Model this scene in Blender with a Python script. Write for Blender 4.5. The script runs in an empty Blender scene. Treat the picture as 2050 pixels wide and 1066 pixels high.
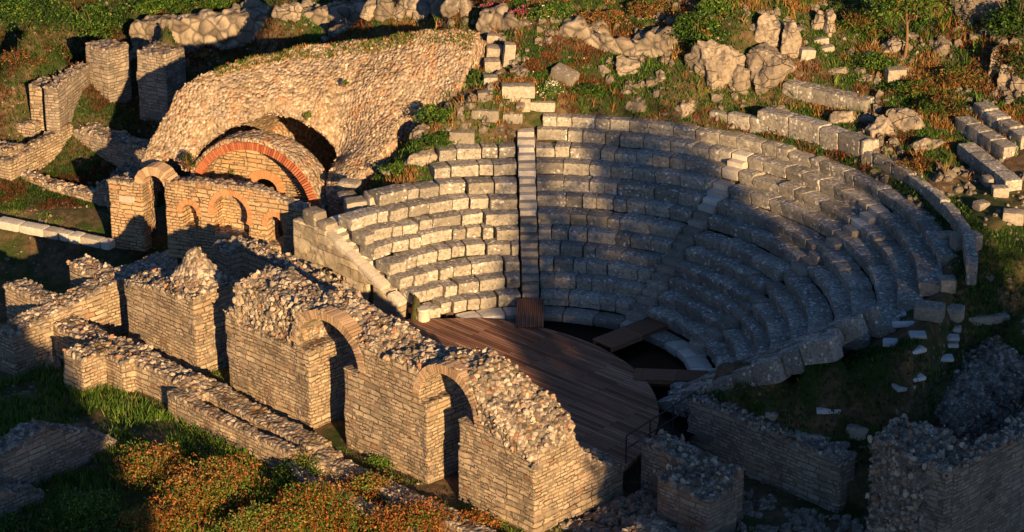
import bpy, bmesh, math, random
import numpy as np
rng = np.random.default_rng(7); random.seed(7)
S = bpy.context.scene; COL = S.collection
rad = math.radians
# ------------------------------------------------------------------ camera model (photo pixels 2050 x 1066)
PW, PH, FPX, PITCH = 2050, 1066, 5000.0, 0.3906458
DIST = FPX/55.0
CAM = np.array([0, -DIST*math.cos(PITCH), DIST*math.sin(PITCH)])
FW = np.array([0, math.cos(PITCH), -math.sin(PITCH)]); UPV = np.array([0, math.sin(PITCH), math.cos(PITCH)]); RT = np.array([1., 0, 0])
def ray(px, py): return FW + (px-PW/2)/FPX*RT - (py-PH/2)/FPX*UPV
def U(px, py, z):
    d = ray(px, py); return CAM + (z-CAM[2])/d[2]*d
class Frame:
    def __init__(s, ox, oy, deg):
        s.o = np.array([ox, oy]); s.deg = deg; a = rad(deg)
        s.e = np.array([math.cos(a), math.sin(a)]); s.n = np.array([-s.e[1], s.e[0]])
    def w(s, t, w): return s.o + t*s.e + w*s.n
    def l(s, q): d = np.array(q[:2])-s.o; return float(d@s.e), float(d@s.n)
    def px(s, px, py, w):                       # pixel on the vertical plane w = const -> (t, z)
        d = ray(px, py); k = (w - (CAM[:2]-s.o)@s.n)/(d[:2]@s.n); q = CAM+k*d
        return float((q[:2]-s.o)@s.e), float(q[2])
    def pz(s, px, py, z): return s.l(U(px, py, z))
TH = Frame(0.668, -18.4, -44.5)                 # stage building / analemma frame
FA = Frame(-15.35, 5.0, -22.0)                  # arched facade frame
CX, CY, R1, RD, RH = 0.821, -8.556, 5.992, 0.631, 0.3844
# ------------------------------------------------------------------ noise
LAT = rng.random((64, 64, 64)).astype(np.float32)
JIT = rng.random((32, 32, 32, 3)).astype(np.float32); JV = rng.random((32, 32, 32)).astype(np.float32)
def vnoise(P):
    i = np.floor(P).astype(int); f = P-i; f = f*f*(3-2*f); i &= 63; j = (i+1) & 63
    x0, y0, z0 = i.T; x1, y1, z1 = j.T; fx, fy, fz = f.T
    L = LAT
    a = L[x0, y0, z0]*(1-fx)+L[x1, y0, z0]*fx; b = L[x0, y1, z0]*(1-fx)+L[x1, y1, z0]*fx
    c = L[x0, y0, z1]*(1-fx)+L[x1, y0, z1]*fx; d = L[x0, y1, z1]*(1-fx)+L[x1, y1, z1]*fx
    return ((a*(1-fy)+b*fy)*(1-fz)+(c*(1-fy)+d*fy)*fz)*2-1
def fbm(P, o=3):
    r = 0; a = 1.0; t = 0
    for k in range(o):
        r = r+a*vnoise(P*(2**k)+17.3*k); t += a; a *= .5
    return r/t
def worley(P):
    i = np.floor(P).astype(int); best = np.full(len(P), 9., np.float32); val = np.zeros(len(P), np.float32)
    for dx in (-1, 0, 1):
        for dy in (-1, 0, 1):
            for dz in (-1, 0, 1):
                c = i+np.array([dx, dy, dz]); m = c & 31
                q = c+JIT[m[:, 0], m[:, 1], m[:, 2]]
                d = ((q-P)**2).sum(1); b = d < best
                best[b] = d[b]; val[b] = JV[m[b, 0], m[b, 1], m[b, 2]]
    return np.sqrt(best), val
# ------------------------------------------------------------------ objects
def tag(o, label=None, cat=None, group=None, kind=None):
    if label: o['label'] = label
    if cat: o['category'] = cat
    if group: o['group'] = group
    if kind: o['kind'] = kind
    return o
def mesh_np(name, V, F, mat=None, smooth=True, sharp=None, attrs=None):
    me = bpy.data.meshes.new(name); V = np.asarray(V, np.float32)
    F = np.asarray(F, np.int32)
    me.vertices.add(len(V)); me.vertices.foreach_set('co', V.ravel())
    k = F.shape[1]
    me.loops.add(F.size); me.loops.foreach_set('vertex_index', F.ravel())
    me.polygons.add(len(F)); me.polygons.foreach_set('loop_start', np.arange(0, F.size, k, dtype=np.int32))
    try: me.polygons.foreach_set('loop_total', np.full(len(F), k, np.int32))
    except Exception: pass
    me.update(calc_edges=True); me.validate()
    me.polygons.foreach_set('use_smooth', np.full(len(me.polygons), smooth))
    for an, av in (attrs or {}).items():
        av = np.asarray(av, np.float32)
        if av.ndim == 1:
            a = me.attributes.new(an, 'FLOAT', 'POINT'); a.data.foreach_set('value', av)
        else:
            a = me.attributes.new(an, 'FLOAT_COLOR', 'POINT')
            a.data.foreach_set('color', np.c_[av, np.ones(len(av))].astype(np.float32).ravel())
    if sharp: me.set_sharp_from_angle(angle=rad(sharp))
    if mat: me.materials.append(mat)
    return me
def link(name, me, loc=(0, 0, 0), rotz=0, parent=None, rot=None):
    o = bpy.data.objects.new(name, me); COL.objects.link(o)
    o.location = loc; o.rotation_euler = rot if rot else (0, 0, rotz)
    if parent: o.parent = parent
    return o
def empty(name, loc=(0, 0, 0), rotz=0):
    o = bpy.data.objects.new(name, None); COL.objects.link(o); o.location = loc; o.rotation_euler = (0, 0, rotz)
    o.empty_display_size = .2
    return o
# ------------------------------------------------------------------ node material helpers
def newmat(name, rough=.9):
    m = bpy.data.materials.new(name); m.use_nodes = True; nt = m.node_tree
    b = nt.nodes['Principled BSDF']; b.inputs['Roughness'].default_value = rough
    b.inputs['Specular IOR Level'].default_value = .25
    return m, nt, b
class N:
    def __init__(s, nt): s.nt = nt
    def __call__(s, typ, ins=None, **kw):
        n = s.nt.nodes.new('ShaderNode'+typ)
        for k, v in kw.items(): setattr(n, k, v)
        for k, v in (ins or {}).items():
            if isinstance(v, bpy.types.NodeSocket): s.nt.links.new(v, n.inputs[k])
            else: n.inputs[k].default_value = v
        return n
    def math(s, op, a, b=None, clamp=False):
        n = s.nt.nodes.new('ShaderNodeMath'); n.operation = op; n.use_clamp = clamp
        for i, v in enumerate((a, b)):
            if v is None: continue
            if isinstance(v, bpy.types.NodeSocket): s.nt.links.new(v, n.inputs[i])
            else: n.inputs[i].default_value = v
        return n.outputs[0]
    def mix(s, f, a, b, mode='MIX'):
        n = s.nt.nodes.new('ShaderNodeMix'); n.data_type = 'RGBA'; n.blend_type = mode
        for k, v in ((0, f), (6, a), (7, b)):
            if isinstance(v, bpy.types.NodeSocket): s.nt.links.new(v, n.inputs[k])
            else: n.inputs[k].default_value = v if not isinstance(v, tuple) else (*v, 1)[:4]
        return n.outputs[2]
    def ramp(s, fac, stops, interp='LINEAR'):
        n = s.nt.nodes.new('ShaderNodeValToRGB'); n.color_ramp.interpolation = interp
        e = n.color_ramp.elements
        while len(e) < len(stops): e.new(.5)
        for el, (p, c) in zip(e, stops):
            el.position = p; el.color = (*c, 1) if isinstance(c, tuple) else (c, c, c, 1)
        s.nt.links.new(fac, n.inputs[0]); return n.outputs[0]
    def noise(s, vec, scale, detail=4, rough=.55):
        return s('TexNoise', {'Vector': vec, 'Scale': scale, 'Detail': detail, 'Roughness': rough}).outputs['Fac']
    def bump(s, h, dist, strength=1, normal=None):
        i = {'Height': h, 'Distance': dist, 'Strength': strength}
        if normal: i['Normal'] = normal
        return s('Bump', i).outputs[0]
def masonry(name, stops, mortar, bw=.31, bh=.12, rubstops=None, rubscale=6.5, bumpd=.035, msize=.016, tint=(1, 1, 1), moss=.75, patchy=False):
    m, nt, b = newmat(name); n = N(nt)
    tc = n('TexCoord'); ob = tc.outputs['Object']
    sp = n('SeparateXYZ', {0: ob}); sn = n('SeparateXYZ', {0: tc.outputs['Normal']})
    isx = n.math('GREATER_THAN', n.math('ABSOLUTE', sn.outputs[0]), n.math('ABSOLUTE', sn.outputs[1]))
    hx = n.math('ADD', n.math('MULTIPLY', isx, sp.outputs[1]), n.math('MULTIPLY', n.math('SUBTRACT', 1., isx), sp.outputs[0]))
    w1 = n.noise(ob, 1.3, 2); w2 = n.noise(ob, 5., 2)
    zz = n.math('ADD', sp.outputs[2], n.math('ADD', n.math('MULTIPLY', n.math('SUBTRACT', w1, .5), .10), n.math('MULTIPLY', n.math('SUBTRACT', w2, .5), .085)))
    hh = n.math('ADD', hx, n.math('MULTIPLY', n.math('SUBTRACT', w2, .5), .16))
    vec = n('CombineXYZ', {0: hh, 1: zz, 2: 0.}).outputs[0]
    br = n('TexBrick', {'Vector': vec, 'Color1': (0, 0, 0, 1), 'Color2': (1, 1, 1, 1), 'Mortar': (.5, .5, .5, 1), 'Scale': 1.,
                        'Mortar Size': msize, 'Mortar Smooth': .5, 'Bias': 0., 'Brick Width': bw, 'Row Height': bh}, offset=.5, squash=.7, squash_frequency=3)
    vec2 = n('CombineXYZ', {0: n.math('MULTIPLY', n.math('ADD', hh, n.math('MULTIPLY', n.math('SUBTRACT', w1, .5), .5)), .62), 1: n.math('MULTIPLY', zz, .64), 2: 0.}).outputs[0]
    b2 = n('TexBrick', {'Vector': vec2, 'Color1': (0, 0, 0, 1), 'Color2': (1, 1, 1, 1), 'Mortar': (.5, .5, .5, 1), 'Scale': 1., 'Mortar Size': msize*.8, 'Mortar Smooth': .5, 'Bias': 0., 'Brick Width': bw, 'Row Height': bh}, offset=.42, squash=1.4, squash_frequency=2)
    pm_ = n.ramp(n.noise(n('Mapping', {'Vector': ob, 'Scale': (.8, .8, 1.7)}).outputs[0], .8, 3), [(.5, 0.), (.53, 1.)])
    brc = n.mix(pm_, br.outputs['Color'], b2.outputs['Color']); brf = n('Mix', {0: pm_, 2: br.outputs['Fac'], 3: b2.outputs['Fac']}, data_type='FLOAT').outputs[0]
    bc = n.ramp(brc, stops)
    grain = n.noise(ob, 24., 5, .7)
    bc = n.mix(.55, bc, n.ramp(grain, [(.25, .45), (.7, 1.15)]), 'MULTIPLY')
    bc = n.mix(n.math('MULTIPLY', brf, n.ramp(n.noise(ob, 2.1, 3), [(.35, .35), (.6, .95)])), bc, mortar)
    # rubble
    vo = n('TexVoronoi', {'Vector': ob, 'Scale': rubscale, 'Randomness': 1.}, feature='F1')
    ve = n('TexVoronoi', {'Vector': ob, 'Scale': rubscale, 'Randomness': 1.}, feature='DISTANCE_TO_EDGE')
    rs = n('SeparateColor', {0: vo.outputs['Color']}).outputs[0]
    rc = n.ramp(rs, rubstops or stops)
    rc = n.mix(.6, rc, n.ramp(grain, [(.25, .4), (.7, 1.2)]), 'MULTIPLY')
    edge = n.ramp(ve.outputs['Distance'], [(0., 1.), (.12, 0.)])
    rc = n.mix(n.math('MULTIPLY', edge, .7), rc, mortar)
    at = n('Attribute', attribute_name='rub')
    top = n.ramp(sn.outputs[2], [(.45, 0.), (.7, 1.)])
    msk = n.math('MAXIMUM', at.outputs['Fac'], top)
    big = n.noise(ob, .7, 4, .6)
    msk = n.math('MAXIMUM', msk, n.ramp(n.noise(ob, .9, 5, .65), [(.58, 0.), (.66, .8)]))
    col = n.mix(msk, bc, rc)
    col = n.mix(.8, col, n.ramp(big, [(.3, .62), (.55, 1.), (.75, 1.12)]), 'MULTIPLY')
    # grey lichen / soot streaks that belong to the stone
    st = n('Mapping', {'Vector': ob, 'Scale': (1.6, 1.6, .35)}).outputs[0]
    col = n.mix(n.math('MULTIPLY', n.ramp(n.noise(st, 1.5, 5, .6), [(.52, 0.), (.72, 1.)]), .4), col, (.11, .105, .10))
    dirt = n.math('MULTIPLY', n.ramp(sn.outputs[2], [(.55, 0.), (.85, 1.)]), n.ramp(n.noise(ob, 1.9, 5, .65), [(.5, 0.), (.62, 1.)]))
    dcol = n.ramp(n.noise(ob, 5, 4), [(.35, (.05, .055, .015)), (.5, (.11, .075, .03)), (.65, (.17, .085, .03))])
    col = n.mix(n.math('MULTIPLY', dirt, moss), col, dcol)
    if patchy:
        p1 = n.noise(ob, .75, 5, .6); p2 = n.noise(n('Mapping', {'Vector': ob, 'Location': (7, 3, 1)}).outputs[0], 1.3, 5, .65)
        col = n.mix(n.ramp(p1, [(.5, 0.), (.62, .55)]), col, (.24, .205, .17)); col = n.mix(n.ramp(p2, [(.55, 0.), (.66, .6)]), col, (.40, .21, .11)); col = n.mix(n.ramp(p2, [(.3, .5), (.4, 0.)]), col, (.60, .50, .38))
    col = n.mix(1., col, tint, 'MULTIPLY')
    nt.links.new(col, b.inputs['Base Color'])
    hb = n.math('ADD', n.math('MULTIPLY', n.math('SUBTRACT', 1., brf), n.math('ADD', .6, n.math('MULTIPLY', brc, .5))), n.math('MULTIPLY', grain, .45))
    hr = n.math('ADD', n.math('MULTIPLY', n.math('SUBTRACT', 1., vo.outputs['Distance']), 1.6), n.math('MULTIPLY', grain, .5))
    hm = n('Mix', {0: msk, 2: hb, 3: hr}, data_type='FLOAT').outputs[0]
    nt.links.new(n.bump(hm, bumpd, 1.), b.inputs['Normal'])
    return m
STO = [(0., (.25, .20, .155)), (.35, (.42, .335, .24)), (.6, (.52, .43, .32)), (.92, (.40, .29, .20)), (1., (.36, .20, .13))]
RUB = [(0., (.10, .09, .09)), (.3, (.27, .23, .20)), (.55, (.42, .355, .28)), (.75, (.56, .50, .42)), (.9, (.36, .25, .17)), (1., (.32, .17, .11))]
M_WALL = masonry('brick_masonry', STO, (.075, .055, .042), rubstops=RUB, bumpd=.05, msize=.02)
M_WARM = masonry('warm_masonry', [(0., (.42, .31, .2)), (.5, (.55, .40, .25)), (.85, (.52, .33, .19)), (1., (.45, .24, .13))], (.075, .045, .03), rubstops=RUB, bw=.3, bh=.12, msize=.022, bumpd=.05)
M_VAULT = masonry('vault_rubble', STO, (.30, .21, .14), rubstops=[(0., (.20, .15, .11)), (.25, (.36, .27, .19)), (.6, (.50, .40, .29)), (.85, (.66, .57, .46)), (1., (.42, .24, .14))], rubscale=8., bumpd=.07, patchy=True)
M_SHADE = masonry('shaded_masonry', [(0., (.20, .17, .14)), (.5, (.36, .31, .26)), (.8, (.42, .36, .3)), (1., (.3, .2, .14))], (.07, .06, .05), rubstops=[(0., (.10, .09, .09)), (.4, (.26, .23, .20)), (.7, (.42, .38, .34)), (1., (.34, .2, .14))], bw=.3)  # darker, greyer copy of the wall masonry, shade in its colour, for shaded walls
M_POLY = masonry('polygonal_masonry', RUB, (.05, .045, .04), rubstops=[(0., (.22, .18, .15)), (.5, (.40, .34, .27)), (1., (.50, .43, .35))], rubscale=1.7, bumpd=.12)
def limestone(name, base, dark, lich, lichamt=.5, topdark=.5, scale=1.0, blotch=.6, cracks=0.):
    m, nt, b = newmat(name); n = N(nt)
    tc = n('TexCoord'); geo = n('NewGeometry'); P = geo.outputs['Position']
    oi = n('ObjectInfo')
    sn = n('SeparateXYZ', {0: geo.outputs['Normal']})
    g1 = n.noise(P, 1.6*scale, 6, .65); g2 = n.noise(P, 9*scale, 6, .7); g3 = n.noise(P, 34*scale, 4, .7)
    col = n.mix(n.ramp(g1, [(.35, 0.), (.7, 1.)]), base, tuple(c*.8 for c in base))
    col = n.mix(1., col, n.ramp(oi.outputs['Random'], [(0., .6), (.5, .92), (1., 1.18)]), 'MULTIPLY')
    # dark lichen crust, thicker on upper faces
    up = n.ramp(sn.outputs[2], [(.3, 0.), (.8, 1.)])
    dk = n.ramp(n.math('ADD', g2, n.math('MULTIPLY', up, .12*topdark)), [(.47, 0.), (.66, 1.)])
    side_shade = n.math('MULTIPLY', n.ramp(n.math('MULTIPLY', sn.outputs[0], -1.), [(.25, 0.), (.8, 1.)]), n.ramp(g1, [(.25, .35), (.6, 1.)]))  # shade painted into the colour of left-facing faces, deepening the right-hand risers
    col = n.mix(n.math('MULTIPLY', side_shade, .65*blotch), col, dark)
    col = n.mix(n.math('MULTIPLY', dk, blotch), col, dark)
    # white crusts
    v = n('TexVoronoi', {'Vector': n.mix(.12, P, n('TexNoise', {'Vector': P, 'Scale': 9.}).outputs['Color'], 'ADD'), 'Scale': 6.5*scale, 'Randomness': 1.}, feature='F1')
    pm = n.math('MULTIPLY', n.ramp(v.outputs['Distance'], [(.24, 1.), (.40, 0.)]), n.ramp(n.math('ADD', n.noise(P, 2.3, 4, .65), n.math('MULTIPLY', up, .05)), [(.5, 0.), (.6, 1.)]))
    col = n.mix(n.math('MULTIPLY', pm, lichamt), col, lich)
    col = n.mix(.5, col, n.ramp(g3, [(.25, .55), (.7, 1.15)]), 'MULTIPLY')
    nt.links.new(col, b.inputs['Base Color'])
    h = n.math('ADD', n.math('MULTIPLY', g2, 1.), n.math('MULTIPLY', g3, .35))
    if cracks:
        wp = n.mix(.35, n('Mapping', {'Vector': P, 'Rotation': (.5, .3, .2), 'Scale': (1.5, 1.5, 3.2)}).outputs[0], n('TexNoise', {'Vector': P, 'Scale': 2.2, 'Detail': 5.}).outputs['Color'], 'ADD')
        ed = n('TexVoronoi', {'Vector': wp, 'Scale': .75, 'Randomness': 1.}, feature='DISTANCE_TO_EDGE').outputs['Distance']
        cr = n.math('MULTIPLY', n.ramp(ed, [(0., 1.), (.035, 0.)]), n.ramp(n.noise(P, .9, 3), [(.42, 0.), (.58, 1.)]))
        nt.links.new(n.mix(n.math('MULTIPLY', cr, .55*cracks), col, (.05, .042, .035)), b.inputs['Base Color'])
        h = n.math('ADD', h, n.math('ADD', n.math('MULTIPLY', n.math('SUBTRACT', 1., cr), 1.6), n.math('MULTIPLY', n('TexVoronoi', {'Vector': wp, 'Scale': .75, 'Randomness': 1.}, feature='F1').outputs['Distance'], -1.5)))
    nt.links.new(n.bump(h, .045, 1.), b.inputs['Normal'])
    return m
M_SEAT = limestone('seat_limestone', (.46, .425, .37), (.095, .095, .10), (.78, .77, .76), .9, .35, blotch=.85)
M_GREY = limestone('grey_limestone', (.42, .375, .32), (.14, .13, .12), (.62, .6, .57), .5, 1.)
M_ROCK = limestone('hill_rock', (.36, .30, .24), (.13, .12, .105), (.6, .57, .52), .4, .8, scale=.8, blotch=.8, cracks=1.)
M_MARB = limestone('pale_marble', (.66, .62, .56), (.36, .33, .3), (.8, .79, .76), .3, .3, blotch=.4)
M_SLAB = limestone('white_slab', (.74, .74, .76), (.5, .5, .52), (.8, .8, .8), .2, 0., blotch=.2)
def redbrick(name, c0, c1):
    m, nt, b = newmat(name); n = N(nt); P = n('NewGeometry').outputs['Position']
    at = n('Attribute', attribute_name='rnd')
    col = n.ramp(at.outputs['Fac'], [(0., c0), (1., c1)])
    col = n.mix(.6, col, n.ramp(n.noise(P, 22, 5, .7), [(.25, .45), (.7, 1.2)]), 'MULTIPLY')
    nt.links.new(col, b.inputs['Base Color']); nt.links.new(n.bump(n.noise(P, 30, 4), .02), b.inputs['Normal'])
    return m
M_RED = redbrick('red_brick', (.27, .075, .04), (.50, .19, .10))
M_VOUS = redbrick('voussoir_brick', (.30, .20, .13), (.55, .40, .27))
M_ORNG = redbrick('orange_brick', (.46, .22, .11), (.56, .31, .17))
def stonemat(name, stops):
    m, nt, b = newmat(name); n = N(nt); P = n('NewGeometry').outputs['Position']
    col = n.ramp(n('Attribute', attribute_name='rnd').outputs['Fac'], stops)
    col = n.mix(.6, col, n.ramp(n.noise(P, 20, 5, .7), [(.25, .45), (.7, 1.2)]), 'MULTIPLY')
    nt.links.new(col, b.inputs['Base Color']); nt.links.new(n.bump(n.noise(P, 28, 4), .03), b.inputs['Normal'])
    return m
M_STONES = stonemat('core_stones', [(0., (.10, .09, .085)), (.3, (.25, .22, .19)), (.55, (.40, .34, .27)), (.8, (.56, .5, .43)), (.93, (.40, .27, .18)), (1., (.34, .17, .1))])
M_STONEW = stonemat('vault_stones', [(0., (.26, .19, .13)), (.3, (.42, .33, .24)), (.6, (.52, .42, .31)), (.9, (.60, .52, .42)), (1., (.42, .23, .13))])
def plain(name, c, rough=.8, nscale=14, amt=.5, bump=.01):
    m, nt, b = newmat(name, rough); n = N(nt); P = n('NewGeometry').outputs['Position']
    col = n.mix(amt, c, n.ramp(n.noise(P, nscale, 5, .65), [(.25, .4), (.75, 1.3)]), 'MULTIPLY')
    nt.links.new(col, b.inputs['Base Color']); nt.links.new(n.bump(n.noise(P, nscale*2, 4), bump), b.inputs['Normal'])
    return m
M_METAL = plain('dark_metal', (.03, .03, .032), .5)
M_PLAST = plain('old_plaster', (.46, .34, .22), .9, 3, .6, .02)
M_BARK = plain('bark', (.20, .12, .07), .9, 9, .6, .02)
def wood(name):
    m, nt, b = newmat(name, .75); n = N(nt); ob = n('TexCoord').outputs['Object']
    sp = n('SeparateXYZ', {0: ob})
    br = n('TexBrick', {'Vector': n('CombineXYZ', {0: sp.outputs[0], 1: sp.outputs[1], 2: 0.}).outputs[0], 'Color1': (0, 0, 0, 1), 'Color2': (1, 1, 1, 1), 'Mortar': (.5, .5, .5, 1), 'Scale': 1.,
                        'Mortar Size': .010, 'Mortar Smooth': .2, 'Brick Width': 3.1, 'Row Height': .145}, offset=.37)
    col = n.ramp(br.outputs['Color'], [(0., (.14, .068, .042)), (.4, (.27, .13, .078)), (.75, (.36, .185, .115)), (1., (.46, .27, .18))])
    gr = n.noise(n('Mapping', {'Vector': ob, 'Scale': (1.2, 26., 8.)}).outputs[0], 1., 6, .7)
    col = n.mix(.75, col, n.ramp(gr, [(.25, .3), (.7, 1.25)]), 'MULTIPLY')
    big = n.noise(n('Mapping', {'Vector': ob, 'Scale': (.35, 1., 1.)}).outputs[0], .9, 4, .6)
    col = n.mix(.8, col, n.ramp(big, [(.3, .55), (.6, 1.1)]), 'MULTIPLY')
    col = n.mix(br.outputs['Fac'], col, (.012, .009, .007))
    nt.links.new(col, b.inputs['Base Color'])
    h = n.math('ADD', n.math('SUBTRACT', 1., br.outputs['Fac']), n.math('MULTIPLY', gr, .35))
    nt.links.new(n.bump(h, .02), b.inputs['Normal'])
    return m
M_WOOD = wood('weathered_boards')
def leafmat(name):
    m, nt, b = newmat(name, .6); n = N(nt)
    at = n('Attribute', attribute_name='tint')
    nt.links.new(at.outputs['Color'], b.inputs['Base Color'])
    tr = n('BsdfTranslucent', {'Color': at.outputs['Color']}); mx = n('MixShader', {0: .25, 1: b.outputs[0], 2: tr.outputs[0]})
    nt.links.new(mx.outputs[0], nt.nodes['Material Output'].inputs['Surface'])
    return m
M_LEAF = leafmat('foliage')
def groundmat():
    m, nt, b = newmat('earth_and_grass', .95); n = N(nt); P = n('NewGeometry').outputs['Position']
    a = n.noise(P, .55, 5, .65); c = n.noise(P, 3.2, 6, .7); d = n.noise(P, 16, 5, .7)
    soil = n.ramp(c, [(.3, (.055, .04, .025)), (.5, (.13, .085, .05)), (.7, (.22, .15, .085))])
    grass = n.ramp(d, [(.3, (.016, .03, .007)), (.6, (.04, .065, .014)), (.8, (.075, .085, .022))])
    col = n.mix(n.ramp(a, [(.42, 1.), (.58, 0.)]), soil, grass)
    v = n('TexVoronoi', {'Vector': P, 'Scale': 4.5, 'Randomness': 1.}, feature='F1')
    peb = n.math('MULTIPLY', n.ramp(v.outputs['Distance'], [(.22, 1.), (.3, 0.)]), n.ramp(n.noise(P, .8, 3), [(.55, 0.), (.66, 1.)]))
    col = n.mix(n.math('MULTIPLY', peb, .8), col, (.36, .31, .25))
    nt.links.new(col, b.inputs['Base Color'])
    nt.links.new(n.bump(n.math('ADD', n.math('ADD', c, n.math('MULTIPLY', d, .6)), n.math('MULTIPLY', peb, .5)), .09), b.inputs['Normal'])
    return m
M_GROUND = groundmat()
def watermat():
    m, nt, b = newmat('dark_water', .3); n = N(nt); P = n('NewGeometry').outputs['Position']
    b.inputs['Base Color'].default_value = (.003, .0035, .003, 1); b.inputs['Specular IOR Level'].default_value = .03
    nt.links.new(n.bump(n.noise(P, 4, 3), .004), b.inputs['Normal'])
    return m
M_WATER = watermat()
# ------------------------------------------------------------------ surface nets
def surface_nets(F, org, h):
    s = F < 0
    c = [s[i:F.shape[0]-1+i, j:F.shape[1]-1+j, k:F.shape[2]-1+k] for i in (0, 1) for j in (0, 1) for k in (0, 1)]
    tot = sum(x.astype(np.int8) for x in c); act = (tot > 0) & (tot < 8)
    idx = np.argwhere(act); vid = np.full(act.shape, -1, np.int64); vid[act] = np.arange(len(idx))
    acc = np.zeros((len(idx), 3)); cnt = np.zeros(len(idx))
    offs = [(i, j, k) for i in (0, 1) for j in (0, 1) for k in (0, 1)]
    val = {o: F[idx[:, 0]+o[0], idx[:, 1]+o[1], idx[:, 2]+o[2]] for o in offs}
    for a in offs:
        for ax in range(3):
            if a[ax]: continue
            b = list(a); b[ax] = 1; b = tuple(b)
            fa, fb = val[a], val[b]; m = (fa < 0) != (fb < 0)
            t = np.where(m, fa/np.where(fa-fb == 0, 1, fa-fb), 0)
            p = np.tile(np.array(a, float), (len(idx), 1)); p[:, ax] = t
            acc[m] += p[m]; cnt[m] += 1
    V = np.array(org)+(idx+acc/np.maximum(cnt, 1)[:, None])*h
    Q = []
    for ax in range(3):
        o1, o2 = [a for a in range(3) if a != ax]
        sl = [slice(1, -1)]*3; sl[ax] = slice(0, -1); sl2 = list(sl); sl2[ax] = slice(1, None)
        a_, b_ = s[tuple(sl)], s[tuple(sl2)]
        e = np.argwhere(a_ != b_)
        base = e.copy(); base[:, o1] += 1; base[:, o2] += 1
        flip = a_[tuple(e.T)]
        def cell(d1, d2):
            q = base.copy(); q[:, o1] += d1; q[:, o2] += d2
            return vid[q[:, 0], q[:, 1], q[:, 2]]
        q = np.stack([cell(-1, -1), cell(0, -1), cell(0, 0), cell(-1, 0)], 1)
        if ax == 1: flip = ~flip
        q[~flip] = q[~flip][:, ::-1]
        Q.append(q)
    Q = np.concatenate(Q); Q = Q[(Q >= 0).all(1)]
    return V, Q
def topfn(top):
    if callable(top): return top
    if isinstance(top, (int, float)): return lambda T, W: np.full(np.broadcast(T, W).shape, float(top))
    xs = [p[0] for p in top]; zs = [p[1] for p in top]
    return lambda T, W: np.interp(T, xs, zs)+0*W
def arch_cut(tc, zs, a, b, w0, w1, zb=-99):
    def f(T, W, Z):
        d = np.where(Z > zs, (np.sqrt(((T-tc)/a)**2+((Z-zs)/b)**2)-1)*min(a, b), np.abs(T-tc)-a)
        d = np.maximum(d, zb-Z)
        return np.maximum(d, np.maximum(w0-W, W-w1))
    return f
def box_cut(t0, t1, w0, w1, z0, z1):
    return lambda T, W, Z: np.maximum(np.maximum(np.maximum(t0-T, T-t1), np.maximum(w0-W, W-w1)), np.maximum(z0-Z, Z-z1))
SEED = [0]
def wall_mesh(boxes, cuts=(), rub=None, vox=.055, wor=.045, wscale=7., rough=.02, erode=.06, topn=.13, name='wall', mat=None):
    SEED[0] += 1; sd = SEED[0]*3.7
    boxes = [(b[0], b[1], b[2], b[3], b[4], topfn(b[5])) for b in boxes]
    lo = np.array([min(b[0] for b in boxes), min(b[2] for b in boxes), min(b[4] for b in boxes)])-.3
    ts = np.linspace(0, 1, 40)
    hz = max(float(np.max(b[5](np.linspace(b[0], b[1], 60)[:, None], np.linspace(b[2], b[3], 12)[None, :]))) for b in boxes)
    hi = np.array([max(b[1] for b in boxes), max(b[3] for b in boxes), hz])+.35
    nn = np.ceil((hi-lo)/vox).astype(int)+1
    X = (lo[0]+np.arange(nn[0])*vox)[:, None, None]; Y = (lo[1]+np.arange(nn[1])*vox)[None, :, None]; Z = (lo[2]+np.arange(nn[2])*vox)[None, None, :]
    n2 = np.stack(np.meshgrid(X.ravel(), Y.ravel(), indexing='ij'), -1).reshape(-1, 2)
    hn = fbm(np.c_[n2*1.7+sd, np.full(len(n2), sd)], 4).reshape(nn[0], nn[1], 1)*topn*1.6
    F = None; D = None
    for t0, t1, w0, w1, zb, tf in boxes:
        tp = tf(X[:, :, 0], Y[:, :, 0])[:, :, None]+hn
        f = np.maximum(np.maximum(np.maximum(t0-X, X-t1), np.maximum(w0-Y, Y-w1)), np.maximum(zb-Z, (Z-tp)*.8))
        d = tp-Z
        if F is None: F, D = f, np.broadcast_to(d, f.shape).copy()
        else:
            m = f < F; D = np.where(m, d, D); F = np.minimum(F, f)
    for c in cuts: F = np.maximum(F, -c(X, Y, Z))
    F = np.ascontiguousarray(F); near = np.argwhere(np.abs(F) < .32)
    P = lo+near*vox
    d = D[tuple(near.T)]
    r = np.clip(1-(d-.05)/.18, 0, 1)
    if rub is not None: r = np.maximum(r, rub(P[:, 0], P[:, 1], P[:, 2]))
    w, wv = worley(P*wscale+sd)
    add = fbm(P*1.1+sd, 3)*erode+fbm(P*6+sd, 2)*rough
    add += r*((.5-w)*-1.6*wor+(.5-wv)*wor*1.0)
    F[tuple(near.T)] += add
    V, Q = surface_nets(F, lo, vox)
    # rub attribute at vertices
    ii = np.clip(np.round((V-lo)/vox).astype(int), 0, nn-1)
    d = D[tuple(ii.T)]; r = np.clip(1-(d-.05)/.15, 0, 1)
    if rub is not None: r = np.maximum(r, rub(V[:, 0], V[:, 1], V[:, 2]))
    return V, Q, r
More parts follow.
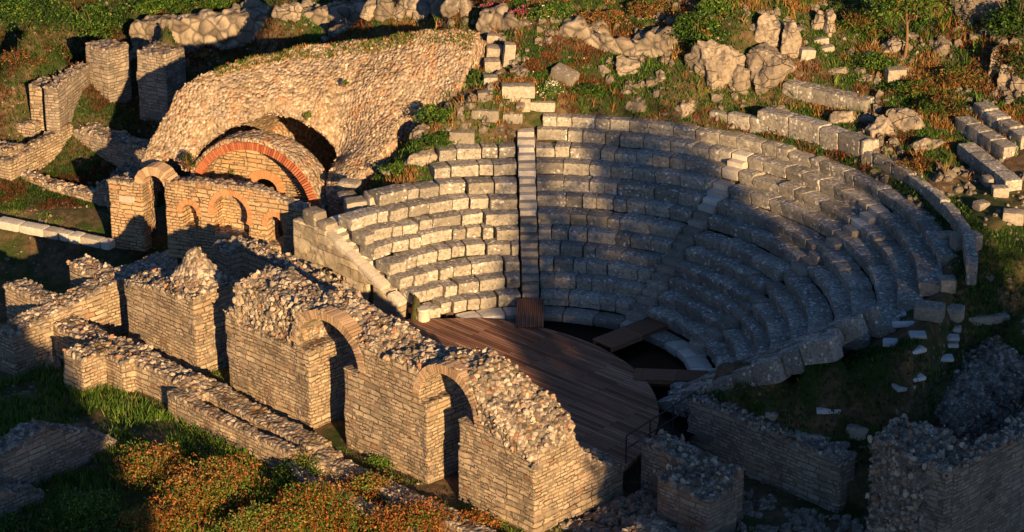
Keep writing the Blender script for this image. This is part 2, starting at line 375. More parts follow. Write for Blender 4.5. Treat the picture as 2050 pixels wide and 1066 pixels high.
def stones_at(P, smin, smax):
    n = len(P); s = (smin+(smax-smin)*rng.random((n, 1, 1))**2)*rng.uniform(.55, 1.25, (n, 1, 3)); V = n0[None]*s*(1+.32*rng.uniform(-1, 1, (n, len(n0), 1)))
    a = rng.uniform(0, 2*np.pi, n); c, s_ = np.cos(a)[:, None], np.sin(a)[:, None]; x, y = V[..., 0]*c-V[..., 1]*s_, V[..., 0]*s_+V[..., 1]*c
    V = np.stack([x, y, V[..., 2]], -1)+P[:, None, :]; F = (F0[None]+np.arange(n)[:, None, None]*len(n0)).reshape(-1, 4)
    return V.reshape(-1, 3), F, np.repeat(rng.random(n), len(n0))
def rubble_part(V, r, parent, dens, smin=.04, smax=.13, mat=None):
    k = np.flatnonzero(r > .75); n = int(len(k)*dens)
    if n < 110: return
    P = V[rng.choice(k, n, replace=False)]+rng.normal(0, .012, (n, 3))-np.array([0, 0, .025]); v, f, a = stones_at(P, smin, smax)
    link('rubble', mesh_np('rubble', v, f, mat or M_STONES, smooth=False, attrs={'rnd': a}), (0, 0, 0), 0, parent)
def wall(name, label, cat, fr, boxes, cuts=(), mat=None, parent=None, **kw):
    V, Q, r = wall_mesh(boxes, cuts, **kw)
    o0 = np.array([boxes[0][0], boxes[0][2], boxes[0][4]]); V = V-o0
    me = mesh_np(name, V, Q, mat or M_WALL, attrs={'rub': r})
    xy = fr.w(o0[0], o0[1])
    if parent is None:
        o = link(name, me, (xy[0], xy[1], o0[2]), rad(fr.deg)); tag(o, label, cat)
        if mat is not M_POLY and name != 'trough_wall': rubble_part(V, r, o, .045, .03, .11)
    else:
        o = link(name, me, (o0[0], o0[1], o0[2]), 0, parent)
    return o
# ------------------------------------------------------------------ rounded blocks
_cube = {}
def cube_grid(nx, ny, nz):
    k = (nx, ny, nz)
    if k in _cube: return _cube[k]
    idx = {}; V = []; F = []
    def vid(i, j, l):
        if (i, j, l) not in idx:
            idx[(i, j, l)] = len(V); V.append((2*i/nx-1, 2*j/ny-1, 2*l/nz-1))
        return idx[(i, j, l)]
    for i in range(nx):
        for j in range(ny):
            F.append((vid(i, j, 0), vid(i, j+1, 0), vid(i+1, j+1, 0), vid(i+1, j, 0)))
            F.append((vid(i, j, nz), vid(i+1, j, nz), vid(i+1, j+1, nz), vid(i, j+1, nz)))
    for i in range(nx):
        for l in range(nz):
            F.append((vid(i, 0, l), vid(i+1, 0, l), vid(i+1, 0, l+1), vid(i, 0, l+1)))
            F.append((vid(i, ny, l), vid(i, ny, l+1), vid(i+1, ny, l+1), vid(i+1, ny, l)))
    for j in range(ny):
        for l in range(nz):
            F.append((vid(0, j, l), vid(0, j, l+1), vid(0, j+1, l+1), vid(0, j+1, l)))
            F.append((vid(nx, j, l), vid(nx, j+1, l), vid(nx, j+1, l+1), vid(nx, j, l+1)))
    _cube[k] = (np.array(V), np.array(F)); return _cube[k]
def rbox(lx, ly, lz, bev=.05, noise=.02, ns=2.5, seg=None, lump=0.):
    """rounded worn block centred on its base"""
    seg = seg or (max(3, min(9, int(lx/.14))), max(3, min(7, int(ly/.14))), max(3, min(6, int(lz/.12))))
    V, F = cube_grid(*seg)
    V = np.sign(V)*np.abs(V)**.8
    hd = np.array([lx, ly, lz])/2; bev = min(bev, hd.min()*.95)
    p = V*hd; q = np.clip(p, -(hd-bev), hd-bev); d = p-q; L = np.linalg.norm(d, axis=1, keepdims=True)
    p = q+np.where(L > 1e-6, d/np.maximum(L, 1e-6)*np.minimum(L, bev), 0)
    SEED[0] += 1; sd = SEED[0]*5.13
    for a in range(3):
        p[:, a] += fbm(V*hd*ns*2+sd+a*31.7, 3)*noise
    if lump >= .3:
        dr = V/np.linalg.norm(V, axis=1, keepdims=True)
        pn = rng.normal(0, 1, (16, 3)); pn /= np.linalg.norm(pn, axis=1, keepdims=True); po = rng.uniform(.62, 1.0, 16)
        dt = dr@pn.T; rr = np.where(dt > .05, po/np.maximum(dt, .05), 9).min(1); rr = np.minimum(rr, 1.25)
        p = dr*rr[:, None]*hd*1.08
        p += dr*(fbm(p*1.9/max(.6, hd.max())*1.5+sd, 3)*.16-np.abs(fbm(p*2.4+sd*.7, 3))*.30+.06+fbm(p*7+sd, 3)*.06)[:, None]*min(1., hd.min()*1.6)
    elif lump:
        p *= 1+fbm(V*hd/hd.max()*1.4+sd*1.7, 3)[:, None]*lump
        w_, v_ = worley(p*(2.2/max(hd.max(), .5))+sd); p *= 1+((v_-.5)*.22-np.abs(fbm(p*2.6+sd, 3))*.30+.07)[:, None]*min(1, lump*3)
    p[:, 2] += lz/2
    return p, F
def block(name, label, cat, loc, dims, rotz=0, tilt=(0, 0), mat=None, parent=None, group=None, bev=.05, noise=.02, lump=0., sharp=34, seg=None):
    V, F = rbox(*dims, bev=bev, noise=noise, lump=lump, seg=seg)
    me = mesh_np(name, V, F, mat or M_GREY, sharp=sharp)
    o = link(name, me, tuple(loc), 0, parent, rot=(rad(tilt[0]), rad(tilt[1]), rad(rotz)))
    if parent is None: tag(o, label, cat, group)
    return o
V0, F0 = cube_grid(2, 2, 2); n0 = V0/np.linalg.norm(V0, axis=1, keepdims=True)
# ------------------------------------------------------------------ terrain
CTRL = []
def cp(px, py, z): q = U(px, py, z); CTRL.append((q[0], q[1], z))
def cw(x, y, z): CTRL.append((x, y, z))
for x, y in ((-26, -24), (-14, -26), (-4, -30), (6, -30), (14, -30), (-26, -10), (-20, -16), (-12, -16), (-5, -20), (3, -22), (22, -30), (30, -26)): cw(x, y, -1.15)
for x, y in ((-13, -9), (-8, -12), (-3, -17), (-9, -5), (-5, -9), (0, -13), (4, -16), (-13, 0), (-9, -1)): cw(x, y, -1.0)
for a in ((100, 560), (200, 600), (20, 540)): cp(*a, -2.6)
for a in ((100, 440), (180, 452), (20, 420)): cp(*a, -1.05)
for a in ((160, 375), (240, 350), (120, 350)): cp(*a, -1.2)
for a in ((60, 300), (20, 330), (10, 230)): cp(*a, -.6)
for a in ((318, 250), (210, 240), (260, 215), (380, 200), (300, 190)): cp(*a, .2)
for a in ((120, 170), (60, 180)): cp(*a, .5)
RWA, RWB = U(262, 140, .5)[:2], U(880, 60, 3.6)[:2]
for k in np.linspace(0, 1, 6):
    p = RWA+(RWB-RWA)*k; cw(p[0]-.55, p[1]-.75, .3+3.1*k); cw(p[0]+1.1, p[1]+1.6, 2.4+2.2*k)
# hill left-top, behind the retaining wall
for a, z in (((20, 100), 2.4), ((110, 100), 2.7), ((60, 20), 4.2), ((330, 8), 4.2), ((560, -30), 5.8), ((760, -20), 6.2), ((900, 10), 6.6)): cp(*a, z)
for a, z in (((560, 95), 3.4), ((700, 82), 4.0), ((820, 72), 4.6)): cp(*a, z)
# hill behind the cavea
for a, z in (((960, 60), 5.9), ((960, 180), 4.9), ((1010, 240), 4.55), ((1100, 205), 4.75), ((1100, 120), 5.6), ((1100, 20), 7.0), ((1250, 215), 4.7), ((1250, 130), 5.5), ((1250, 60), 6.5), ((1250, 5), 7.2),
             ((1400, 215), 4.75), ((1480, 190), 4.9), ((1480, 70), 7.0), ((1480, 10), 7.9), ((1600, 220), 4.9), ((1650, 140), 5.9), ((1650, 50), 7.0), ((1700, 290), 4.6), ((1800, 330), 4.5), ((1800, 240), 5.1), ((1810, 120), 6.3), ((1800, 20), 7.4),
             ((1920, 440), 4.4), ((1960, 330), 4.9), ((1990, 200), 5.9), ((2000, 80), 7.4), ((2045, 400), 5.0), ((2045, 500), 4.2), ((1930, 560), 3.9), ((2040, 600), 3.4), ((2030, 10), 8.2)): cp(*a, z)
# left of the cavea below the vault
for a, z in (((880, 230), 4.3), ((840, 300), 3.2), ((790, 345), 2.4), ((735, 375), 1.7), ((690, 400), 1.2), ((880, 200), 4.2)): cp(*a, z)
for t, w in ((3.5, 3.2), (5, 3.2), (6.8, 3.2), (4, 5), (5.5, 5.2), (7, 5.), (5, 6.5), (7.9, 3.4), (3, 6.5), (3, 8.6), (5, 8.8), (6.8, 8.2), (4, 9.8)): p = FA.w(t, w); cw(p[0], p[1], -1.1)
# right terrace
for a, z in (((1450, 830), .35), ((1560, 840), .5), ((1640, 870), .5), ((1600, 790), 1.0), ((1700, 760), 1.6), ((1760, 700), 2.4), ((1800, 650), 3.0), ((1700, 850), .7), ((1860, 640), 3.0), ((1880, 690), 2.2), ((1960, 640), 2.6), ((1800, 760), 1.3)): cp(*a, z)
for a, z in (((1960, 780), .4), ((2045, 760), .4), ((1980, 840), 0.)): cp(*a, z)
for u_ in (-.4, .6, 1.6, 2.6, 3.4): p_ = TH.w(u_+max(0, u_-1.5)*.2, 8.75+max(0, u_-1.5)*.45); cw(p_[0], p_[1], .35+(u_+1.35)*.665-.2)
for x, y in ((5.6, -12.7), (6.8, -13.9), (8.0, -15.2), (9.4, -16.6), (7.2, -16.), (5., -15.)): cw(x, y, -1.5)
for x, y in ((7.5, -19.5), (10, -22), (14, -20), (20, -18), (9.0, -18.2), (8., -17.5)): cw(x, y, -1.2)
for x, y, z in ((40, 0, 9), (40, 30, 20), (0, 40, 20), (-30, 45, 14), (20, 30, 17), (-40, 20, 6), (-45, -10, 0), (40, -30, -1), (0, -60, -1.5), (45, -60, -1.5), (-45, -60, -1.5)): cw(x, y, z)
CT = np.array(CTRL)
_A = np.linalg.norm(CT[:, None, :2]-CT[None, :, :2], axis=2)
_n = len(CT); _M = np.zeros((_n+3, _n+3)); _M[:_n, :_n] = _A+np.eye(_n)*(-.15); _M[:_n, _n:] = np.c_[CT[:, :2], np.ones(_n)]; _M[_n:, :_n] = _M[:_n, _n:].T
_W = np.linalg.solve(_M, np.r_[CT[:, 2], 0, 0, 0])
def T0(x, y):
    x = np.asarray(x, float); y = np.asarray(y, float); sh = x.shape; P = np.c_[x.ravel(), y.ravel()]; out = np.empty(len(P))
    Pc = np.clip(P, [-46, -62], [46, 46])
    for i in range(0, len(P), 20000):
        q = Pc[i:i+20000]; d = np.linalg.norm(q[:, None, :]-CT[None, :, :2], axis=2)
        out[i:i+20000] = d@_W[:_n]+q@_W[_n:_n+2]+_W[_n+2]
    return out.reshape(sh)
def TT(x, y, rough=True):
    x = np.asarray(x, float); y = np.asarray(y, float)
    z = T0(x, y)
    P = np.stack([x.ravel(), y.ravel(), 0*x.ravel()], 1)
    nz = fbm(P*.55+3.1, 4).reshape(x.shape)
    hillw = np.clip((z+.6)/2.5, .12, 1)
    z = z+nz*.42*hillw
    dx, dy = x-TH.o[0], y-TH.o[1]; u = dx*TH.e[0]+dy*TH.e[1]; v = dx*TH.n[0]+dy*TH.n[1]
    r = np.hypot(x-CX, y-CY); th = np.degrees(np.arctan2(y-CY, x-CX))
    cone = np.maximum((r-R1)/RD*RH-RH-.28, -1.35)
    cone = np.where((u > -6.8) & (v < 11.4), np.minimum(cone, np.maximum(.35+(u+1.35)*.62-.75, -1.3)), cone)
    cone = np.where((u < -6.8) & (v < 8.9), np.minimum(cone, np.maximum(.02+(-14.2-u)*.535-.5, -1.3)), cone)
    bowl = np.clip((np.where(th < 92, 13.9, 13.3)-r)/.9, 0, 1)
    vl = np.where(u < -6.8, np.clip((v-7.5)/.4, 0, 1), np.clip((v-9.5)/.5, 0, 1))
    left = np.where(th > 93, np.clip((130.5-th)/2.5, 0, 1), 1)
    # upper rows are missing at the left end
    k = bowl*vl*left
    z = z*(1-k)+np.minimum(cone, z+8*(th < 93)+0.0)*k
    pit = (u > -1.2) & (u < 6.2) & (v > 4.2) & (v < 8.35)
    z = np.where(pit, np.minimum(z, -1.45+.12*nz), z)
    ms = (u < -13.2) & (u > -19.2) & (v > 7.0) & (v < 8.75)
    z = np.where(ms, np.minimum(z, np.maximum(.02+(-14.2-u)*.535-.55, -1.3)), z)
    # stage and orchestra pit
    st = np.clip((v-1.2)/.5, 0, 1)*np.clip((np.where((u > -9) & (u < -2.), 9.1, 7.5)-v)/.3, 0, 1)*np.clip((u+17)/.5, 0, 1)*np.clip((.6-u)/.5, 0, 1)
    st = np.maximum(st, np.clip((6.3-r)/.3, 0, 1))
    z = z*(1-st)+np.minimum(z, -1.3)*st
    return z
def hit(px, py):
    d = ray(px, py); t0, t1 = 60., 140.
    ts = np.linspace(t0, t1, 700); q = CAM+ts[:, None]*d
    zz = TT(q[:, 0], q[:, 1]); b = np.argmax(q[:, 2] < zz)
    return q[b]
def grid_axis(a, b, step, far, n=14):
    inner = np.arange(a, b+step/2, step); g = np.geomspace(1, far, n)
    return np.r_[(a-g)[::-1], inner, b+g]
gx = grid_axis(-24, 24, .17, 300); gy = grid_axis(-30, 34, .17, 300)
GX, GY = np.meshgrid(gx, gy, indexing='ij'); GZ = TT(GX, GY)
nx, ny = GX.shape; I = np.arange(nx*ny).reshape(nx, ny)
gme = mesh_np('ground', np.c_[GX.ravel(), GY.ravel(), GZ.ravel()], np.stack([I[:-1, :-1].ravel(), I[1:, :-1].ravel(), I[1:, 1:].ravel(), I[:-1, 1:].ravel()], 1), M_GROUND)
tag(link('ground', gme), 'grassy earth hillside and ruin floor', None, None, 'structure')
exec_parts = []
# ------------------------------------------------------------------ cavea: seat rows
def thv(r, th): x = CX+r*math.cos(rad(th)); y = CY+r*math.sin(rad(th)); return TH.l((x, y))
def th_px(px, py, z): q = U(px, py, z); return math.degrees(math.atan2(q[1]-CY, q[0]-CX))
DEV = {4: [(87, -.2), (97, -.1), (102, .2), (110, .2), (120, .05), (131, -.1)], 5: [(87, -.2), (97, -.25), (104, .25), (112, .27), (119, .14), (131, .05)],
       6: [(87, -.25), (97, -.33), (102, -.1), (106, .1), (112, -.05)], 7: [(88, -.07), (97, -.45), (101, -.2), (105, .0), (111, -.1), (122, -.1)],
       8: [(47, -.15), (75, -.1), (88, -.17), (97, -.42), (101, -.25), (104, -.05), (110, -.1)], 11: [(60, 0), (75, .05), (83, .2), (90, .39)], 10: [(80, .0), (88, .15)]}
def Rk(k, th):
    r = R1+(k-1)*RD
    if k in DEV: r += np.interp(th, [a for a, _ in DEV[k]], [b for _, b in DEV[k]])*(1 if th < 140 else 0)
    return r
STAIRS = [(91.4, .66), (52.9, .72), (20.7, .72)]
ORD = ['lowest', 'second', 'third', 'fourth', 'fifth', 'sixth', 'seventh', 'eighth', 'ninth', 'tenth', 'eleventh', 'twelfth']
def curved(k, th0, th1, z, h, depth, rf=None, bev=.045, noise=.018, jit=.012):
    tm = (th0+th1)/2; r = (rf if rf else Rk(k, tm))
    L = abs(rad(th1-th0))*(r+depth/2)
    seg = (max(4, int(L/.13)), 6, 7)
    V, F = rbox(L, depth, h, bev, noise, seg=seg)
    y = V[:, 1]; zz = V[:, 2]
    fr = y < -depth*.3
    und = np.clip((h*.60-zz)/(h*.16), 0, 1)*.05
    y = np.where(fr, y+und, y)
    V2 = V.copy(); V2[:, 2] = np.where((y > depth*.12) & (zz > h*.7), zz-.035, zz)
    rr = r+depth/2+y+random.uniform(-jit, jit)*2; a = rad(tm)-V[:, 0]/(r+depth/2)
    rc = r+depth/2
    X = rr*np.cos(a)-rc*math.cos(rad(tm)); Y = rr*np.sin(a)-rc*math.sin(rad(tm))
    sk = random.uniform(-jit, jit)
    V2 = np.c_[X, Y, V2[:, 2]+sk*(V[:, 0]/L)*1.6]
    return V2, F, (CX+rc*math.cos(rad(tm)), CY+rc*math.sin(rad(tm)), z-h+random.uniform(-jit, jit))
def row_extent(k, z):
    R = R1+(k-1)*RD; th = np.linspace(-30, 150, 1801)
    v = np.array([thv(R, t)[1] for t in th]); u = np.array([thv(R, t)[0] for t in th])
    vr = 11.25 if k < 9 else {9: 11.8, 10: 13.3, 11: 14.0, 12: 15.6}[k]
    okr = th[(u > -6.8) & (v > vr)].min()
    okl = th[(u < -6.8) & (v > 7.72)].max() if ((u < -6.8) & (v > 7.72)).any() else 90
    return okr, okl
LEFTCUT = {8: th_px(735, 378, 7*RH), 9: th_px(868, 336, 8*RH), 10: th_px(884, 308, 9*RH), 11: 89.5, 12: 88.6}
for k in range(1, 13):
    z = (k-1)*RH; ra, la = row_extent(k, z)
    if k in LEFTCUT: la = LEFTCUT[k]
    lab = ('lowest curved stone seat row, just above the orchestra kerb' if k == 1 else
           'topmost curved stone seat row, broken at both ends, below the grassy hill' if k == 12 else
           f'{ORD[k-1]} curved stone seat row counted up from the orchestra kerb')
    root = tag(empty('seat_row', (CX, CY, z-RH)), lab, 'stone seats', 'curved seat rows of the theatre')
    segs = []; cur = la
    gaps = sorted([(c+math.degrees(w/2/(R1+(k-1)*RD))+.1, c-math.degrees(w/2/(R1+(k-1)*RD))-.1) for c, w in STAIRS], reverse=True)
    for g0, g1 in gaps:
        if k == 12: continue
        if g0 < cur: segs.append((cur, g0)); cur = g1
        elif g1 < cur: cur = g1
    segs.append((cur, ra))
    for a, b in segs:
        if a-b < .8: continue
        t = a
        while t-b > .3:
            L = random.choice([.5, .6, .7, .8, .95, 1.15])*random.uniform(.9, 1.1); dt = math.degrees(L/(R1+(k-1)*RD+.3))
            if t-dt < b+2.2: dt = t-b
            g = math.degrees((random.choice([.02, .03, .04, .06]) if t > 92 else random.choice([.012, .018, .025, .04]))/(R1+(k-1)*RD))
            h = RH+.06+random.uniform(0, .03)
            leftpart = t > 95
            V, F, loc = curved(k, t, t-dt+g, z+random.uniform(-.03, .03)*(1 if leftpart else .5), h, .82, bev=.045 if leftpart else .035, noise=.028, jit=.03 if leftpart else .010)
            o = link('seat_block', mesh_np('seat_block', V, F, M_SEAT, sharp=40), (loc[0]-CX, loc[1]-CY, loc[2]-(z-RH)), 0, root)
            if leftpart or random.random() < .06: o.rotation_euler = (0, 0, rad(random.uniform(-2., 2.)))
            if random.random() < .05: o.location.z -= random.uniform(.03, .09)
            t -= dt
# orchestra kerb (white stones)
root = tag(empty('orchestra_kerb', (CX, CY, -.9)), 'curved ring of pale kerb stones at the foot of the seats beside dark water', 'kerb')
t = 118.
while t > 2:
    dt = math.degrees(random.uniform(.7, 1.2)/5.6)
    V, F, loc = curved(1, t, t-dt+.25, -.44, .5, .8, rf=5.2, jit=.02)
    link('kerb_stone', mesh_np('kerb_stone', V, F, M_GREY if random.random() < .35 else M_MARB, sharp=40), (loc[0]-CX, loc[1]-CY, loc[2]+.9), 0, root); t -= dt
# radial stairs
for (c, w), lab, k1 in zip(STAIRS, ('straight pale stone stair climbing the seats at the left, behind the narrow gangway', 'stone stair through the middle of the seats with pale upper steps', 'stone stair through the right-hand seats, white at its top'), (11.1, 11, 11)):
    root = tag(empty('staircase', (CX, CY, -.5)), lab, 'stairs', 'radial stairs of the theatre')
    ns = 22; ca, sa = math.cos(rad(c)), math.sin(rad(c))
    for i in range(ns):
        k = i/2; z = -RH/2+k*RH; r = R1+k*RD-.30
        if z > (k1-1)*RH+.1: break
        if c != 91.4 and random.random() < .06: continue
        V, F = rbox(.52, w*random.uniform(.88, 1.), RH*.5+.2, .035, .02)
        me = mesh_np('step', V, F, (M_MARB if (c == 91.4 and i > 10) or (c == 52.9 and i > 13) or i > 18 else M_GREY), sharp=38)
        link('step', me, ((r+.26)*ca, (r+.26)*sa, z-(RH*.5+.2)+.5), rad(c+random.uniform(-1.5, 1.5)), root)
# back row / parapet blocks on the upper right
def arc_wall(name, lab, th0, th1, r, z0, z1, depth, Lr, bev=.05, noise=.025, z0b=None):
    root = tag(empty(name, (CX, CY, z0)), lab, 'stone wall')
    t = th0
    while t > th1+.4:
        dt = math.degrees(random.uniform(*Lr)/r); zt = z1+random.uniform(-.05, .05)
        V, F, loc = curved(1, t, max(th1, t-dt)+.15, zt, zt-z0, depth, rf=r, bev=bev, noise=noise)
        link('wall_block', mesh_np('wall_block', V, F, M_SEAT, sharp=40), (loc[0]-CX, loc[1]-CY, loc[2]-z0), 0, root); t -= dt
    return root
arc_wall('parapet', 'curved parapet of upright slabs closing the seats at upper right', th_px(1708, 325, 4.3), th_px(1898, 560, 4.2), 13.75, 4.0, 4.85, .38, (.9, 1.4))
arc_wall('back_wall', 'two-course wall of weathered blocks behind the topmost seats at upper right', th_px(1512, 250, 4.6), th_px(1715, 320, 4.6), 13.72, 4.15, 5.15, .75, (.9, 1.5))
arc_wall('block_row', 'row of pale blocks behind the topmost seats, left of the two-course wall', th_px(1405, 245, 4.5), th_px(1500, 262, 4.6), 13.70, 4.15, 4.78, .5, (.7, 1.1))
# ------------------------------------------------------------------ analemma stairs, left
def z_cop(u): return .04+(-13.95-u)*.44
def z_left(u): return .02+(-14.2-u)*.535
root = empty('end_wall', (*TH.w(-18.85, 7.3), -1.0), rad(TH.deg)); tag(root, 'stepped limestone end wall of the seats with three dark slots and white sloping coping', 'stone wall')
def anal_top(T, W): return np.where(T < -17.45, 1.72, np.clip(z_cop(T)-.1, -.7, 1.75))
V, Q, r = wall_mesh([(-19.25, -13.75, 7.32, 7.85, -1.3, anal_top)], [box_cut(*c, 7.1, 7.72, -.42, zt) for c, zt in (((-17.86, -17.62), .2), ((-16.84, -16.6), .24), ((-15.38, -15.1), .3))], vox=.05, wor=.0, rough=.03, erode=.06, topn=.04)
V = V-np.array([-18.85, 7.3, -1.0])
M_ASH = masonry('ashlar', [(0., (.30, .26, .21)), (.5, (.44, .38, .29)), (1., (.58, .52, .43))], (.12, .10, .08), bw=.95, bh=.42, msize=.014, bumpd=.04, rubstops=[(0., (.4, .36, .3)), (1., (.5, .45, .38))], rubscale=1.5)
link('masonry', mesh_np('masonry', V, Q, M_ASH, attrs={'rub': r*0}), (0, 0, 0), 0, root)
u = -13.8
for i in range(6):
    L = random.uniform(.55, .7); um = u-L/2
    V, F = rbox(L*1.09, .46, .2, .03, .015); me = mesh_np('coping_slab', V, F, M_MARB, sharp=38)
    o = link('coping_slab', me, (um+18.85, .27, z_cop(um)-.14+1.0), 0, root); o.rotation_euler = (0, rad(23.5), 0)
    u -= L
    if i == 0: u -= .3
for um, zz, d in ((-18.45, 1.6, (.75, .62, .62)), (-17.75, 1.55, (.6, .6, .42))):
    V, F = rbox(*d, .1, .04); link('cap_block', mesh_np('cap_block', V, F, M_GREY, sharp=38), (um+18.85, .35, zz+1.0), rad(random.uniform(-6, 6)), root)
root = tag(empty('staircase', (*TH.w(-14.3, 7.6), -.9), rad(TH.deg)), 'short white marble stair climbing beside the left end wall of the seats', 'stairs')
for i in range(13):
    u = -13.95-i*.315; z = z_left(u)
    V, F = rbox(.46, .9, 1.3, .02, .015)
    link('step', mesh_np('step', V, F, M_MARB if i not in (3, 4) else M_GREY, sharp=38), (u+14.3-.1, .55, z-1.3+.9), rad(random.uniform(-2, 2)), root)
# rough blocks capping the top of the left end
for (px, py, z), d, rz, lab in (((700, 372, 2.3), (.8, .55, .2), -20, 'flat paving slab among weeds beside the foot of the big arch'),
                                ((695, 395, 1.9), (.7, .6, .2), 15, 'flat grey slab between the red arch foot and the two big seat blocks'),
                                ((720, 425, 1.75), (1.05, .8, .52), 14, 'left one of two big displaced blocks above the white stair'),
                                ((757, 412, 2.0), (.95, .8, .52), 22, 'right one of two big displaced blocks above the white stair')):
    q = U(px, py, z); block('stone_block', lab, 'stone block', q, d, rz, (random.uniform(-4, 4), random.uniform(-4, 4)), bev=.09, noise=.035)
# ------------------------------------------------------------------ analemma stairs, right
def z_right(u): return .35+(u+1.35)*.665
root = tag(empty('staircase', (*TH.w(-2.2, 10.6), -.9), rad(TH.deg)), 'weathered white-stepped stair along the right end of the seats above the grass', 'stairs')
for i in range(20):
    u = -2.9+i*.3; z = z_right(u)
    if u > 3.1: break
    V, F = rbox(.46, .62, .5, .025, .015)
    link('step', mesh_np('step', V, F, M_MARB if i % 2 else M_GREY, sharp=38), (u+2.2, .45, z-.5+.9), rad(random.uniform(-2, 2)), root)
for j, (v, dz, lab) in enumerate(((10.45, .10, 'line of lichened blocks directly beside the right-hand end stair'), (9.95, .02, 'second sloping line of lichened blocks right of the end stair'), (9.45, -.08, 'third sloping line of lichened blocks, next to the big outer blocks'), (8.92, -.2, 'outermost line of big rough blocks bordering the grass right of the seats'))):
    root = tag(empty('block_row', (*TH.w(-2, v), -.9), rad(TH.deg)), lab, 'stone blocks', 'sloping block lines at the right end of the seats')
    u = -3.3+.25*j
    while u < 3.2+.35*(3-j)-.3:
        L = random.uniform(.42, .8)*(1.25 if j == 3 else 1); um = u+L/2; dv = max(0, (u-1.5))*.45; hb = .6 if j < 3 else .75; low = z_right(um)+dz < -.4
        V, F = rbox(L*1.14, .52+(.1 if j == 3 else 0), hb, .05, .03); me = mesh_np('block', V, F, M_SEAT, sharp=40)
        o = link('block', me, (um+2, dv+random.uniform(-.03, .03), max(z_right(um)+dz, -.42)+.05-hb+.9+random.uniform(-.04, .04)), 0, root); o.rotation_euler = (rad(random.uniform(-4, 4)), rad((-4 if low else -29 if j < 3 else -22)+random.uniform(-5, 5)), rad(random.uniform(-4, 4)+8*(u > 1.5)))
        u += L*.99
# ------------------------------------------------------------------ stage
pts = []
for a in np.linspace(-4, 122, 70): pts.append((-7.58+7.5*math.cos(rad(a)), 2.83+7.5*math.sin(rad(a))))
pts += [(-13.3, 7.3), (-18.6, 7.3), (-18.6, 1.95), (-.05, 1.95)]
ST = Frame(*TH.w(-7.58, 2.83), TH.deg)
bm = bmesh.new(); vs = [bm.verts.new((p[0]+7.58, p[1]-2.83, 0)) for p in pts]; f = bm.faces.new(vs)
r_ = bmesh.ops.extrude_face_region(bm, geom=[f]); bmesh.ops.translate(bm, verts=[v for v in r_['geom'] if isinstance(v, bmesh.types.BMVert)], vec=(0, 0, -.14)); bmesh.ops.recalc_face_normals(bm, faces=bm.faces)
me = bpy.data.meshes.new('deck'); bm.to_mesh(me); bm.free(); me.materials.append(M_WOOD)
root = tag(empty('wooden_stage', (*ST.o, -.42), rad(TH.deg)), 'round-fronted stage of weathered brown boards between arched wall and seats', 'stage')
link('deck', me, (0, 0, 0), 0, root)
V, F = rbox(1.15, 1.0, .2, .01, .003); link('step_box', mesh_np('step_box', V, F, M_WOOD, sharp=30), (*(np.array(TH.pz(840, 622, -.4))-np.array([-7.58, 2.83])+np.array([-.1, .15])), -.02), 0, root)
for i in range(9):
    a = rad(10+i*13); V, F = rbox(.14, .14, .9, .01, .003)
    link('post', mesh_np('post', V, F, M_WOOD, sharp=30), (7.3*math.cos(a), 7.3*math.sin(a), -1.03), a, root)
def gangway(lab, pA, zA, pB, zB, width):
    A = np.array([*U(*pA, zA)[:2], zA]); Bq = np.array([*U(*pB, zB)[:2], zB]); d = Bq-A; L = np.linalg.norm(d)
    az = math.atan2(d[1], d[0]); el = math.asin(d[2]/L)
    o = empty('gangway', tuple(A), az); o.rotation_euler = (0, -el, az); tag(o, lab, 'gangway', 'board gangways across the dark orchestra pit')
    nb = int(width/.14); 
    for i in range(nb):
        V, F = rbox(L, .128, .05, .008, .003); link('board', mesh_np('board', V, F, M_WOOD, sharp=30), (L/2, (i-(nb-1)/2)*.14, 0), 0, o)
    for s in (-1, 1):
        V, F = rbox(L, .06, .16, .006, .002); link('joist', mesh_np('joist', V, F, M_WOOD, sharp=30), (L/2, s*(width/2-.12), -.165), 0, o)
gangway('short board gangway at the left, rising to the foot of the straight stair', (1060, 656), -.40, (1063, 600), -.12, 1.0)
gangway('middle board gangway crossing the pit diagonally', (1205, 690), -.40, (1330, 640), -.33, 1.1)
gangway('right-hand board gangway crossing the pit to the end of the seats', (1270, 750), -.40, (1438, 756), -.33, .85)
wv = [(CX+6.3*math.cos(rad(a)), CY+6.3*math.sin(rad(a)), -0.74) for a in range(0, 360, 6)]
bm = bmesh.new(); bm.faces.new([bm.verts.new(v) for v in wv]); me = bpy.data.meshes.new('water'); bm.to_mesh(me); bm.free(); me.materials.append(M_WATER)
tag(link('water', me), 'dark still water in the orchestra pit', None, None, 'structure')
# column drum
def lathe(prof, n=28):
    V = []; F = []
    for r, z in prof:
        for i in range(n): V.append((r*math.cos(2*math.pi*i/n), r*math.sin(2*math.pi*i/n), z))
    for j in range(len(prof)-1):
        for i in range(n): F.append((j*n+i, j*n+(i+1) % n, (j+1)*n+(i+1) % n, (j+1)*n+i))
    return np.array(V), np.array(F)
q = U(848, 640, -.4)
V, F = lathe([(.01, 0), (.22, 0), (.225, .02), (.215, .06), (.21, .3), (.215, .34), (.235, .37), (.24, .43), (.225, .46), (.15, .465), (.01, .465)])
V = V+np.c_[fbm(V*8+1, 3), fbm(V*8+9, 3), fbm(V*8+23, 3)]*.012
tag(link('column_drum', mesh_np('column_drum', V, F, M_MARB, sharp=45), (q[0], q[1], -.42)), 'short pale column drum standing on the stage edge', 'column drum')
